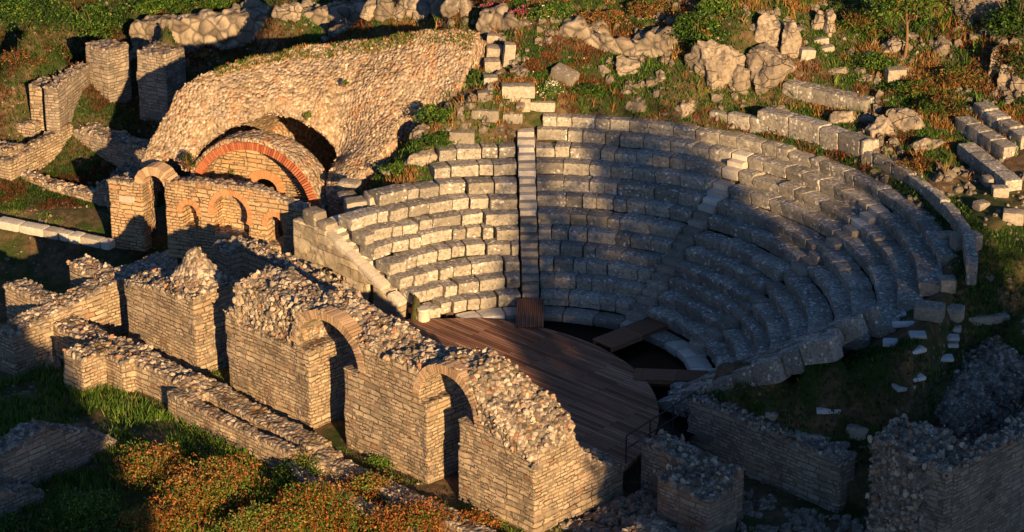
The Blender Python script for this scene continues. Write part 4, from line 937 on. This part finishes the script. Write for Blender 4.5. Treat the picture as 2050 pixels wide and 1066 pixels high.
for lab, px, py, d, rz in (
    ('white slab nearest the rubble-topped wall, alone in the grass', 1659, 832, (.62, .30, .12), 0), ('white slab close to the big end blocks', 1783, 698, (.38, .32, .12), -8), ('square white slab in the middle of the slab group', 1838, 682, (.42, .32, .1), 2),
    ('white slab turned cornerwise below the square one', 1832, 712, (.5, .36, .1), 30), ('thin white slab topmost in the slab group', 1810, 659, (.6, .2, .1), 3), ('white slab half hidden at the end of the block lines', 1798, 640, (.45, .25, .1), -5),
    ('pale slab at the right of the slab group, nearest the dark wall', 1908, 668, (.45, .3, .1), -10), ('upper of two touching slabs at the right of the group', 1898, 686, (.6, .28, .1), -6), ('lower of two touching slabs at the right of the group', 1900, 700, (.5, .25, .1), -4),
    ('grey white slab at the foot of the thick rubble wall', 1885, 728, (.62, .3, .1), 2), ('upper stepping slab beside the thick rubble wall', 1831, 768, (.5, .35, .1), 25), ('lower stepping slab beside the thick rubble wall', 1810, 786, (.5, .35, .1), 20)):
    loose(lab, px, py, (d[0]*1.2, d[1]*1.25, d[2]*1.3), rz, mat=M_SLAB, name='stone_slab', cat='stone slab', bev=.025, noise=.012, sink=-.06, seg=(6, 5, 3), group='pale slabs on the dark grass terrace')
def rock(lab, px, py, d, rz=0, name='boulder', cat='boulder', lump=.35, noise=.12, sink=.3, tilt=(0, 0)):
    sink = max(sink, d[2]*.28); d = (d[0], d[1], d[2]*1.12)
    return loose(lab, px, py, d, rz, tilt, M_ROCK, name, cat, bev=min(d)*.38, noise=noise*min(1, min(d)), lump=lump, sink=sink, seg=(22, 18, 16))
for lab, px, py, d, rz in (
    ('left half of the large pale rock outcrop below the green shrubs', 1440, 178, (2.1, 1.3, 1.9), 5), ('right half of the large pale rock outcrop, beside the block row', 1545, 178, (2.0, 1.4, 1.8), -8), ('rounded rock in front of the outcrop middle', 1480, 190, (1.2, .9, 1.2), 0),
    ('tall rock tower behind the outcrop', 1540, 95, (1.0, .9, 1.5), 10), ('ridged rock right of the tall rock tower', 1583, 118, (.7, .7, 1.4), -5), ('pair of upright rocks, left one, at the top of the slope', 1640, 62, (.5, .5, .9), 8), ('pair of upright rocks, right one sunlit, at the top of the slope', 1660, 70, (.5, .5, 1.1), -8)):
    rock(lab, px, py, d, rz, 'rock_outcrop', 'rock')
for lab, px, py, d, rz in (
    ('pale boulder at the foot of the vault ruin, above leafy weeds', 803, 262, (.85, .7, .75), 10), ('rough boulder right of the pale boulder, among weeds', 845, 275, (.95, .7, .65), -20), ('grey boulder low among weeds left of the seats', 785, 318, (.95, .6, .55), 5),
    ('wedge-shaped orange-sided boulder near the upper left seats', 840, 330, (1.2, .6, .55), 20), ('squared boulder left of the upper seat ends', 752, 350, (.75, .6, .5), 8), ('pointed boulder beside the squared boulder', 785, 350, (.65, .5, .45), -15),
    ('wide boulder in orange grass above the topmost seats', 1280, 222, (1.5, .7, .6), -3), ('boulder at the left of the two-course wall in shade', 1375, 235, (.8, .6, .7), 30), ('long boulder under the block row', 1570, 228, (1.2, .7, .5), 5),
    ('low boulder behind the topmost seats, left part', 1160, 218, (.9, .5, .35), 0), ('grey boulder on the slope above the tilted block', 1265, 150, (1.5, .8, .8), 6), ('boulder left of the outcrop in orange grass', 1300, 175, (.7, .5, .5), 0),
    ('long flat rock left of the pale rounded stone', 1740, 168, (1.5, .6, .5), -15), ('low rock above the block row', 1680, 150, (1.0, .6, .5), -5), ('jagged rock under the small tree', 1790, 105, (.9, .7, .8), 0), ('jagged rock right of the small tree', 1890, 110, (.8, .6, .8), 0),
    ('upright rock in the dark green at right', 1995, 150, (.6, .5, 1.0), 0), ('leaning upright rock beside the dark shrubs', 2020, 178, (.6, .5, 1.1), 10), ('big brown boulder at the top right', 1965, 45, (2.4, 1.4, 1.3), -20), ('rock at the right edge under the dark shrubs', 2042, 190, (.7, .6, .8), 0),
    ('weathered rock behind the two-course wall end', 1760, 275, (1.0, .7, .8), 10), ('ridged rock above the parapet', 1815, 260, (1.2, .7, .9), -10), ('grey rock in shade below the ridged rock', 1860, 300, (1.3, .8, .6), 5), ('split rock in the brown grass above the parapet', 1690, 245, (.9, .6, .5), 0),
    ('grey boulder beside the big green shrub', 1320, 95, (.7, .5, .6), 0), ('small boulder at the top of the orange slope', 1325, 40, (.7, .5, .4), 0), ('rough stone pile in the left foreground grass', 95, 740, (.9, .7, .5), 20)):
    rock(lab, px, py, d, rz)
# polygonal hillside wall above the seats
A = np.array(on_ground(960, 72)); Bq = np.array(on_ground(1340, 118)); d = Bq-A; fr = Frame(A[0], A[1], math.degrees(math.atan2(d[1], d[0]))); L = np.linalg.norm(d[:2])
wall('terrace_wall', 'broken terrace wall of large fitted stones on the hill above the seats', 'ruined wall', fr, [(0, L, -.1, .7, A[2]-1.6, lambda T, W: A[2]+.75+(Bq[2]-A[2])*T/L+.25*np.sin(T*1.9)+0*W)], mat=M_POLY, vox=.075, wor=.14, wscale=2., topn=.25, rub=lambda T, W, Z: np.ones(len(T)))
A = np.array(on_ground(560, 22)); Bq = np.array(on_ground(930, 30))
root = tag(empty('block_row', tuple(A)), 'row of big pale boulders capping the retaining wall along the top edge', 'stone blocks')
for i in range(18):
    g = hit(480+(450)*i/17, 30+random.uniform(-6, 6)); V, F = rbox(random.uniform(.6, 1.0), .7, random.uniform(.7, 1.1), .22, .07, lump=.3, seg=(11, 10, 9)); link('block', mesh_np('block', V, F, M_ROCK), tuple(g-A-np.array([0, 0, .2])), rad(random.uniform(-15, 15)), root)
# small scattered rubble (uncountable)
def scatter_pts(n, box, mask):
    x = rng.uniform(box[0], box[1], n); y = rng.uniform(box[2], box[3], n); z = TT(x, y); k = mask(x, y, z); return np.c_[x, y, z][k]
def inview(x, y, z, m=60):
    v = np.c_[x, y, z]-CAM; w = v@FW; px = PW/2+FPX*(v@RT)/w; py = PH/2-FPX*(v@UPV)/w
    return px, py, (px > -m) & (px < PW+m) & (py > -m) & (py < PH+m)
def uvr(x, y):
    dx, dy = x-TH.o[0], y-TH.o[1]; return dx*TH.e[0]+dy*TH.e[1], dx*TH.n[0]+dy*TH.n[1], np.hypot(x-CX, y-CY), np.degrees(np.arctan2(y-CY, x-CX))
def is_bowl(x, y):
    u, v, r, th = uvr(x, y)
    a = (r < 13.4) & (th < 92) & ((v > 11.2) | ((v > 8.8+np.maximum(0, u-1.5)*.45) & (u < 3.3))); b = (r < 12.) & (th >= 92) & (v > 8.4) & (th < 133)
    b &= ~((r > 10.2) & (th > 105))
    st = (v > 1.) & (v < 8.3) & (u > -17.6) & (u < .3)
    f = (r < 6.2)
    d0, d1 = x-FA.o[0], y-FA.o[1]; t = d0*FA.e[0]+d1*FA.e[1]; w = d0*FA.n[0]+d1*FA.n[1]
    vt = (t > -.3) & (t < 8.6) & (w > -.1) & (w < 8)
    return a | b | st | f | vt
def pebbles(name, lab, P, smin, smax):
    n = len(P); s = rng.uniform(smin, smax, (n, 1, 1))*rng.uniform(.6, 1.2, (n, 1, 3)); V = n0[None]*s*(1+.35*rng.uniform(-1, 1, (n, len(n0), 1))); V = V+P[:, None, :]
    F = (F0[None]+np.arange(n)[:, None, None]*len(n0)).reshape(-1, 4)
    tag(link(name, mesh_np(name, V.reshape(-1, 3), F, M_ROCK, smooth=False)), lab, None, None, 'stuff')
P = scatter_pts(9000, (-24, 22, -28, 28), lambda x, y, z: inview(x, y, z)[2] & ~is_bowl(x, y) & (fbm(np.c_[x*.8, y*.8, 0*x]+40, 3) > .12))
pebbles('loose_stones', 'small loose stones scattered over the ground', P, .03, .10)
P = scatter_pts(14000, (-8, 24, -8, 26), lambda x, y, z: inview(x, y, z)[2] & ~is_bowl(x, y) & (z > 3.2) & (fbm(np.c_[x*.6, y*.6, 0*x]+140, 3) > .10))
pebbles('loose_stones', 'half buried grey stones strewn over the upper hillside', P[:1100], .05, .24)
P = scatter_pts(2600, (3.5, 13, -23, -12.5), lambda x, y, z: inview(x, y, z)[2] & (uvr(x, y)[1] < 7.8) & (uvr(x, y)[0] > 1.5) & (fbm(np.c_[x*.9, y*.9, 0*x]+240, 3) > -.15))
pebbles('loose_stones', 'fallen stones and debris in the dark gap below the terrace wall', P[:900], .05, .2)
P = scatter_pts(2500, (-1, 6, -20, -12), lambda x, y, z: (uvr(x, y)[0] > .1) & (uvr(x, y)[0] < 2.4) & (uvr(x, y)[1] > 1.) & (uvr(x, y)[1] < 6))
pebbles('paving_stones', 'irregular pale paving stones beside the end of the arched wall', P[:420], .09, .2)
# ------------------------------------------------------------------ vegetation
PAL = {'green': [(.035, .10, .010), (.06, .15, .016), (.025, .07, .008), (.11, .17, .03)], 'dry': [(.30, .14, .04), (.36, .20, .07), (.24, .11, .03), (.28, .19, .08), (.12, .12, .03)], 'rust': [(.18, .06, .025), (.13, .05, .02), (.24, .09, .03), (.12, .08, .03), (.07, .05, .02)],
       'russet': [(.30, .085, .02), (.22, .065, .02), (.36, .15, .035), (.15, .06, .02)], 'lime': [(.12, .2, .03), (.16, .22, .04), (.07, .14, .02)], 'dark': [(.018, .045, .010), (.03, .07, .014), (.012, .03, .008)], 'pink': [(.42, .06, .16), (.5, .1, .2), (.3, .03, .08)], 'flower': [(.8, .8, .74), (.75, .75, .6)]}
def grass_mesh(name, lab, P, hgt, nb, cols, spread=.08, wid=.016):
    n = len(P); Q = np.repeat(P, nb, 0); m = len(Q)
    Q[:, :2] += rng.normal(0, spread, (m, 2)); h = np.repeat(np.broadcast_to(np.asarray(hgt), (n,)), nb)*rng.uniform(.5, 1.2, m)
    a = rng.uniform(0, 2*np.pi, m); w = wid*rng.uniform(.6, 1.5, m); ln = rng.normal(0, .35, (m, 2))*h[:, None]
    dx = np.c_[np.cos(a)*w, np.sin(a)*w, 0*w]; t = np.c_[ln, h]; mid = t*np.array([.4, .4, .55]); Q[:, 2] -= .03
    V = np.stack([Q-dx, Q+dx, Q+mid+dx*.8, Q+mid-dx*.8, Q+t], 1).reshape(-1, 3)
    k = np.arange(m)[:, None]*5
    F = np.concatenate([k+np.array([[0, 1, 2, 3]]), k+np.array([[3, 2, 4, 4]])])
    c = np.repeat(cols, nb, 0)*rng.uniform(.65, 1.35, (m, 1)); C = np.repeat(c, 5, 0)
    # second quad is a triangle: write as tris instead
    F3 = np.concatenate([k+np.array([[0, 1, 2]]), k+np.array([[0, 2, 3]]), k+np.array([[3, 2, 4]])])
    return tag(link(name, mesh_np(name, V, F3, M_LEAF, smooth=False, attrs={'tint': C})), lab, None, None, 'stuff')
def pick(pal, n): a = np.array(PAL[pal]); return a[rng.integers(0, len(a), n)]
def cover(n, box, mask):
    return scatter_pts(n, box, lambda x, y, z: inview(x, y, z)[2] & ~is_bowl(x, y) & mask(x, y, z))
# hill: patches of green, dry orange and rust
P = cover(150000, (-24, 24, -2, 30), lambda x, y, z: ((z > 1.6) | ((x < -9) & (y > 8.5))) & (fbm(np.c_[x*.9, y*.9, 0*x]+11, 3) > -.6))
ns = fbm(np.c_[P[:, 0]*.45, P[:, 1]*.6, 0*P[:, 0]]+70, 4); n2 = fbm(np.c_[P[:, 0]*1.3, P[:, 1]*1.3, 0*P[:, 0]]+90, 3)
kind = np.where(ns+n2*.5 > .2, 1, np.where(ns+n2*.4 < -.26, 2, 0))
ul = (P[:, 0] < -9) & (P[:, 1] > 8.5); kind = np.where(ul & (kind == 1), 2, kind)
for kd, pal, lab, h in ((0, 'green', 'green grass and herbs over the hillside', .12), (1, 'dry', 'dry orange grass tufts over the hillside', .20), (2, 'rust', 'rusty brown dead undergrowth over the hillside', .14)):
    s = kind == kd; cg = pick(pal, s.sum()); cg[ul[s]] *= .5; grass_mesh('grass', lab, P[s], h, 6, cg, .07)  # upper-left blades darkened: the shade there is put into their colour
P = cover(60000, (3, 20, -20, -3), lambda x, y, z: (uvr(x, y)[1] > 8.2) & (z > -.2) & (z < 4.6))
pxs, pys, _ = inview(P[:, 0], P[:, 1], P[:, 2]); c = pick('dark', len(P))*1.3; kk = rng.random(len(P)) < .45; c[kk] = pick('green', kk.sum())
grass_mesh('grass', 'dark green grass on the terrace at right', P, .11, 5, c, .06)
P = cover(52000, (-24, 8, -30, 12), lambda x, y, z: (z < .4) & (z > -1.45) & (uvr(x, y)[1] < 8) & ~((uvr(x, y)[0] > -14.3) & (uvr(x, y)[0] < 0) & (uvr(x, y)[1] > -.1) & (uvr(x, y)[1] < 1.8)) & (fbm(np.c_[x*.8, y*.8, 0*x]+31, 3)-.25*(uvr(x, y)[1] > -1) > -.18))
Q_ = cover(5200, (-8, 24, -4, 28), lambda x, y, z: (z > 3.8) & (fbm(np.c_[x*.8, y*.8, 0*x]+201, 3) > .14)); kk = rng.random(len(Q_)); cc = pick('dry', len(Q_)); cc[kk < .35] = pick('green', (kk < .35).sum()); cc[kk > .8] = pick('lime', (kk > .8).sum())
grass_mesh('grass', 'tall dry stalks and green fronds in clumps on the hillside', Q_, rng.uniform(.3, .62, len(Q_)), 8, cc, .07, .016)
hh = np.where(uvr(P[:, 0], P[:, 1])[1] < -2.6, .34, .10)
c = pick('green', len(P)); k = rng.random(len(P)) < .5; c[k] = pick('lime', k.sum())
grass_mesh('grass', 'fresh green grass around the foreground ruins', P, hh, 6, c, .07)
gp = []
for _ in range(2600):
    X_ = rng.uniform(2.5, tr-.2); wr_ = np.interp(X_, [0, 1.3, 2.3, 3.6, 5, 7, 10, 13], [2.8, 3.0, 3.8, 5.0, 6.1, 6.7, 7.1, 7.3])+rng.uniform(-.1, .9); p_ = FA.w(X_, wr_); gp.append((p_[0], p_[1], float(mass_top(np.array([X_]), np.array([wr_]))[0])-.02))
gp = np.array(gp); gc = pick('green', len(gp)); kk = rng.random(len(gp)) < .45; gc[kk] = pick('dry', kk.sum())
grass_mesh('grass', 'grass along the top ledge of the vault ruin', gp, .11, 6, gc, .06)
P = cover(26000, (-16, 4, -26, -8), lambda x, y, z: (uvr(x, y)[1] < -2.9) & (fbm(np.c_[x*.7, y*.7, 0*x]+61, 3)-.13*np.abs(uvr(x, y)[0]+5.5)+.42 > 0) & ((uvr(x, y)[1] < -4.6) | (uvr(x, y)[0] > -7)))
bc = pick('russet', len(P)); kk = rng.random(len(P)); bc[kk < .3] = pick('dry', (kk < .3).sum()); bc[kk > .66] = pick('green', (kk > .66).sum()); bc[kk > .9] = pick('lime', (kk > .9).sum())
grass_mesh('brush', 'low tangled red and green brush under the foreground shrubs', P, rng.uniform(.12, .42, len(P)), 5, bc, .10, .024)
P = cover(1600, (-24, 24, -2, 30), lambda x, y, z: (z > 2) & (fbm(np.c_[x*.7, y*.7, 0*x]+51, 3) > .25))
grass_mesh('wildflowers', 'tiny white wildflowers on the hillside', P+np.array([0, 0, .14]), .04, 3, pick('flower', len(P)), .08, .02)
def leaves(n, rad3, size, pals, wts, lumps=7, hollow=.25, flat=False):
    c = rng.normal(0, 1, (lumps, 3)); c /= np.linalg.norm(c, axis=1, keepdims=True); c *= rng.uniform(.25, .75, (lumps, 1)); rr = rng.uniform(.3, .55, lumps)
    li = rng.integers(0, lumps, n); d = rng.normal(0, 1, (n, 3)); d /= np.linalg.norm(d, axis=1, keepdims=True)
    P = c[li]+d*rr[li][:, None]*(rng.uniform(hollow, 1, n)**.5)[:, None]; P *= np.array(rad3)
    ns_ = max(6, n//60); so_ = rng.normal(0, 1, (ns_, 3)); so_ /= np.linalg.norm(so_, axis=1, keepdims=True); so_[:, 2] = np.abs(so_[:, 2])*.9
    kk_ = rng.random(n) < .34; si = rng.integers(0, ns_, n); fr_ = rng.uniform(.35, 1.25, n)
    P[kk_] = (so_[si]*fr_[:, None]*np.array(rad3)+rng.normal(0, .05, (n, 3))*np.array(rad3).max())[kk_]
    P[:, 2] = np.abs(P[:, 2]+rad3[2]*.8*np.where(kk_, .4, 1))
    a = rng.normal(0, 1, (n, 3)); a /= np.linalg.norm(a, axis=1, keepdims=True); b = np.cross(a, rng.normal(0, 1, (n, 3))); b /= np.linalg.norm(b, axis=1, keepdims=True)
    s = size*rng.uniform(.5, 1.3, (n, 1))
    V = np.stack([P-a*s, P-b*s*.5, P+a*s, P+b*s*.5], 1).reshape(-1, 3)
    F = np.arange(n*4).reshape(n, 4)
    lp = rng.choice(len(pals), lumps*3, p=np.array(wts)/sum(wts)); pi = np.where(rng.random(n) < .6, lp[li], rng.choice(len(pals), n, p=np.array(wts)/sum(wts)))
    C = np.zeros((n, 3))
    for i, pl in enumerate(pals):
        k = pi == i; C[k] = pick(pl, k.sum())
    C *= rng.uniform(.7, 1.35, (n, 1))
    return V, F, np.repeat(C, 4, 0)
def stems(n, rad3, r=.012):
    Vs = []; Fs = []; o = 0
    for i in range(n):
        a = rng.uniform(0, 2*math.pi); l = rng.uniform(.5, 1.)
        p1 = np.array([math.cos(a)*rad3[0]*.75*l, math.sin(a)*rad3[1]*.75*l, rad3[2]*rng.uniform(.8, 1.6)])
        V, F = bar((math.cos(a)*.05, math.sin(a)*.05, -.1), p1, r); Vs.append(V); Fs.append(F+o); o += len(V)
    return np.concatenate(Vs), np.concatenate(Fs)
def shrub(lab, loc, rad3, n, size, pals, wts, cat='shrub', name='shrub', group=None, lumps=8):
    root = tag(empty(name, tuple(loc)), lab, cat, group)
    V, F, C = leaves(n, rad3, size, pals, wts, lumps); link('foliage', mesh_np('foliage', V, F, M_LEAF, smooth=False, attrs={'tint': C}), (0, 0, 0), 0, root)
    V, F = stems(9, rad3); link('stems', mesh_np('stems', V, F, M_BARK), (0, 0, 0), 0, root)
    return root
for lab, px, py, r3, n, sz, pals, w in (
    ('large glossy green shrub above the rock outcrop', 1395, 90, (1.0, .8, .75), 5200, .055, ['green', 'lime', 'dark'], [5, 1, 3]), ('round green shrub at the top edge left of the outcrop', 1440, 30, (.8, .7, .5), 3600, .055, ['green', 'lime'], [4, 1]),
    ('rusty orange shrub on the slope above the terrace wall', 1200, 50, (1.0, .7, .4), 3400, .05, ['dry', 'rust', 'green'], [3, 3, 1]), ('green bush with pale flowers at the top above the terrace wall', 1100, 40, (.8, .6, .45), 3000, .05, ['green', 'lime', 'flower'], [5, 2, .4]),
    ('orange-tipped shrub at the top edge beside the green shrub', 1300, 30, (1., .7, .4), 3400, .05, ['rust', 'dry', 'green'], [3, 2, 2]), ('tall dry orange grass clump left of the outcrop', 1410, 92, (.25, .25, .5), 900, .07, ['dry', 'rust'], [3, 1]),
    ('leafy green bush at the foot of the vault ruin', 870, 245, (.7, .6, .4), 3600, .05, ['green', 'lime', 'dark'], [4, 1, 2]), ('low leafy weeds between the boulders left of the seats', 800, 345, (.7, .5, .22), 2200, .045, ['green', 'lime'], [3, 1]),
    ('green weeds beside the upper left seat ends', 870, 290, (.6, .5, .3), 2400, .045, ['green', 'dark'], [3, 1]), ('green bush beside the upright line of blocks', 952, 170, (.35, .5, .35), 1800, .045, ['green', 'dark'], [3, 1]),
    ('white-flowered bush below the tilted block', 1100, 190, (.6, .4, .3), 2200, .045, ['green', 'lime', 'flower'], [4, 2, 1.5]), ('green herb clump under the tilted block', 1180, 190, (.7, .4, .28), 2200, .045, ['green', 'dark'], [3, 1]),
    ('dark shrub thicket at the top right corner', 2030, 70, (1.2, .9, .9), 5200, .06, ['dark', 'green'], [4, 1]), ('dark shrub at the right edge above the benches', 2035, 150, (.9, .8, .7), 4000, .055, ['dark', 'rust', 'green'], [4, 1, 1]),
    ('brown and orange undergrowth patch right of the small tree', 1930, 170, (1.3, .8, .4), 3800, .045, ['rust', 'dry', 'green'], [3, 2, 2]), ('green undergrowth below the small tree', 1760, 140, (1.1, .7, .35), 3600, .045, ['green', 'dark', 'lime'], [4, 2, 1]),
    ('green patch of shrubs right of the pale rounded stone', 1840, 190, (1.0, .7, .3), 3200, .045, ['green', 'rust', 'dry'], [4, 1, 1]), ('leafy shrub at the top between the upright rocks and the tree', 1720, 60, (1.1, .8, .5), 3800, .05, ['green', 'rust', 'lime'], [4, 2, 1]),
    ('dense green hedge mass at the top left corner', 60, 60, (1.9, 1.2, 1.0), 7000, .06, ['dark', 'green', 'lime'], [4, 4, .7]), ('green hedge mass second from the top left corner', 190, 70, (1.5, 1.1, .9), 6000, .06, ['green', 'dark', 'lime'], [5, 3, 1]),
    ('bright green hedge over the left end of the retaining wall', 330, 28, (1.6, 1., .7), 6000, .055, ['green', 'lime', 'dark'], [5, 2, 1]), ('green hedge right of the bright one along the top edge', 440, 15, (1.0, .8, .5), 3600, .05, ['green', 'lime'], [4, 1]),
    ('brown dead brush below the hedge at the left edge', 40, 130, (1.2, .8, .4), 3400, .05, ['rust', 'dry', 'dark'], [4, 2, 2]), ('brown dead brush behind the left tall pillar', 140, 120, (1.0, .7, .4), 3000, .05, ['dark', 'rust', 'green'], [3, 2, 1]),
    ('green tuft growing on the yellow brick back wall of the arch', 0, 0, (.12, .12, .16), 260, .04, ['green', 'lime'], [3, 1]),
    ('dark undergrowth patch above the three benches', 1890, 225, (1.0, .7, .35), 2800, .045, ['dark', 'rust', 'green'], [3, 2, 2]), ('brown tufts between the parapet and the benches', 1840, 340, (.9, .7, .3), 2600, .045, ['rust', 'green', 'dry'], [3, 2, 1]),
    ):
    if px == 0: loc = (*FA.w(FA.px(462, 345, AW+1.25)[0], AW+1.25), FA.px(462, 352, AW+1.25)[1])
    else: loc = on_ground(px, py)
    shrub(lab, loc, r3, n, sz, pals, w)
for lab, px, py, r3, n, pals, w in (
    ('orange-leaved shrub in the foreground below the stepped double wall', 300, 960, (1.1, 1.0, .8), 6500, ['dry', 'russet', 'lime', 'green'], [3, 4, 2, 2]), ('largest orange and green shrub at the bottom left centre', 430, 1010, (1.5, 1.2, .9), 9500, ['dry', 'russet', 'lime', 'green'], [3, 5, 2, 2]),
    ('rusty shrub at the bottom edge, middle of the foreground', 640, 1050, (1.5, 1.2, .8), 9000, ['russet', 'dry', 'lime', 'green'], [5, 2, 2, 4]), ('red-brown brush at the bottom edge below the second arch', 830, 1075, (1.3, 1.0, .65), 7000, ['russet', 'dry', 'green'], [4, 2, 2]),
    ('yellow-green sprig shrub against the stepped double wall', 600, 965, (.7, .6, .55), 3200, ['lime', 'dry', 'green'], [5, 1, 2]), ('bright green leafy bush at the bottom left', 170, 1050, (1.1, .9, .7), 6000, ['green', 'lime'], [3, 2]),
    ('dark green bush at the bottom left corner', 30, 1080, (1.0, .9, .5), 4500, ['dark', 'green'], [2, 2]), ('russet shrub hugging the channelled wall below the second arch', 740, 1000, (1.0, .8, .5), 5000, ['russet', 'dry', 'lime'], [3, 2, 2]), ('thin russet brush at the end of the channelled wall', 950, 1068, (.8, .6, .4), 3400, ['russet', 'green', 'dry'], [3, 2, 1]),
    ('sprawling green and red brush between the two biggest foreground shrubs', 530, 1085, (1.4, 1., .7), 8000, ['russet', 'green', 'lime', 'dry'], [3, 3, 2, 2]), ('reddish brush at the bottom edge left of the biggest shrub', 310, 1075, (1.2, 1., .7), 7000, ['russet', 'dry', 'green', 'lime'], [4, 2, 2, 1]),
    ('low green weeds along the foot of the arched wall between its arches', 790, 935, (1.0, .3, .2), 1800, ['green', 'lime'], [2, 2])):
    q = U(px, py, -1.1); shrub(lab, (q[0], q[1], float(TT(np.array([q[0]]), np.array([q[1]]))[0])), r3, n, .045, pals, w, lumps=26)
for lab, px, py, w_, r3, n, pals in (('small green tuft rooted in the vault ruin above the dark opening', 613, 236, 4.3, (.2, .2, .14), 420, ['green', 'lime']), ('dark reddish creeper hanging beside the tall doorway', 378, 338, 1.15, (.35, .25, .4), 900, ['rust', 'dark']), ('tiny green tuft near the middle of the vault ruin slope', 690, 170, 5.1, (.16, .16, .12), 300, ['green'])):
    t_, z_ = FA.px(px, py, w_); shrub(lab, (*FA.w(t_, w_), z_), r3, n, .04, pals, [1]*len(pals))
for lab, px, py, s in (('pink flowering bush at the top edge, left one', 985, 22, .4), ('pink flowering bush at the top edge, right one', 1045, 30, .4), ('small pink flower clump above the retaining wall boulders', 800, 6, .25)):
    shrub(lab, on_ground(px, py), (s, s*.8, s*.6), 1500, .045, ['pink', 'green'], [3, 2], 'flowering bush', 'flowering_bush')
# small tree and shading grove
def tree(lab, loc, h, cr, n, size, pals, w, tr=.12, name='tree', lean=0, cz=.62):
    root = tag(empty(name, tuple(loc)), lab, 'tree')
    prof = []; V = []; F = []; N_ = 10
    zs = np.linspace(-.3, h*cz, 8)
    for j, z in enumerate(zs):
        r = tr*(1-.55*j/7); ox = lean*(z/h)**2+.05*math.sin(z*2.1)
        for i in range(N_): V.append((ox+r*math.cos(2*math.pi*i/N_), r*math.sin(2*math.pi*i/N_), z))
    for j in range(7):
        for i in range(N_): F.append((j*N_+i, j*N_+(i+1) % N_, (j+1)*N_+(i+1) % N_, (j+1)*N_+i))
    V = np.array(V); F = np.array(F); Vs = [V]; Fs = [F]; o = len(V)
    for i in range(9):
        a = rng.uniform(0, 2*math.pi); z0 = h*rng.uniform(.35, .6)
        v, f = bar((lean*(z0/h)**2, 0, z0), (math.cos(a)*cr[0]*.7, math.sin(a)*cr[1]*.7, h*cz+rng.uniform(-.1, .6)*cr[2]), tr*.28); Vs.append(v); Fs.append(f+o); o += len(v)
    link('trunk', mesh_np('trunk', np.concatenate(Vs), np.concatenate(Fs), M_BARK), (0, 0, 0), 0, root)
    V, F, C = leaves(n, cr, size, pals, w, 16); V[:, 2] += h-cr[2]*1.8
    link('crown', mesh_np('crown', V, F, M_LEAF, smooth=False, attrs={'tint': C}), (0, 0, 0), 0, root)
tree('slender young tree with bare brown trunk at the top right', on_ground(1811, 118), 3.3, (1.5, 1.2, 1.0), 3600, .06, ['green', 'lime', 'rust'], [4, 2, 1], .075)
GROVE = [(19.4, -60, 17.4, 2.3), (22.4, -60, 21.4, 3.2), (26.9, -60, 24.2, 3.6), (31.2, -60, 22.9, 3.6), (36, -60, 22.5, 3.6), (41, -60, 23., 3.8), (25.2, -65, 20.6, 3.2), (29.6, -65, 22., 3.4), (34, -65, 21.4, 3.4), (38.6, -65, 23, 3.6),
         (-2.4, -50, 12.9, 2.3), (-5.8, -50, 13.4, 2.7), (-9.8, -50, 13.4, 2.7), (-13.8, -50, 13.4, 2.7)]
for i, (x, y, zt, cr) in enumerate(GROVE):
    gz = float(TT(np.array([x]), np.array([y]))[0]); h = zt-gz
    tree('tall evergreen of the grove standing outside the ruins, beyond the bottom edge', (x, y, gz), h, (cr, cr, h*.38), 9500, .27, ['dark', 'green'], [3, 1], .3)
for o in COL.objects:
    if o.get('label', '').startswith('tall evergreen'): o['group'] = 'grove of tall evergreens'
# ------------------------------------------------------------------ camera, light, world
cam = bpy.data.cameras.new('camera'); co = bpy.data.objects.new('camera', cam); COL.objects.link(co); co.location = CAM; co.rotation_euler = (math.pi/2-PITCH, 0, 0)
cam.sensor_width = 36; cam.lens = 36*FPX/PW; cam.clip_end = 2000; cam.clip_start = .5; S.camera = co
AZR, EL = .50, 14.5
sd = TH.e*1.0+(-TH.n)*AZR; sd = sd/np.linalg.norm(sd)
sl = bpy.data.lights.new('sun', 'SUN'); sl.energy = 5.; sl.angle = rad(.5); sl.color = (1., .63, .28); so = bpy.data.objects.new('sun', sl); COL.objects.link(so)
from mathutils import Vector
sv = Vector((sd[0]*math.cos(rad(EL)), sd[1]*math.cos(rad(EL)), math.sin(rad(EL)))); so.rotation_euler = sv.to_track_quat('Z', 'Y').to_euler(); so.location = (20, -30, 30)
w = bpy.data.worlds.new('World'); S.world = w; w.use_nodes = True; nt = w.node_tree; bg = nt.nodes['Background']
sk = nt.nodes.new('ShaderNodeTexSky'); sk.sky_type = 'NISHITA'; sk.sun_disc = False; sk.dust_density = .3; sk.ozone_density = 5.; sk.sun_elevation = rad(EL); sk.sun_rotation = math.atan2(sd[0], sd[1])
nt.links.new(sk.outputs[0], bg.inputs[0]); bg.inputs[1].default_value = .05
S.view_settings.view_transform = 'Standard'; S.view_settings.look = 'None'; S.view_settings.exposure = 1.15; S.view_settings.gamma = 1
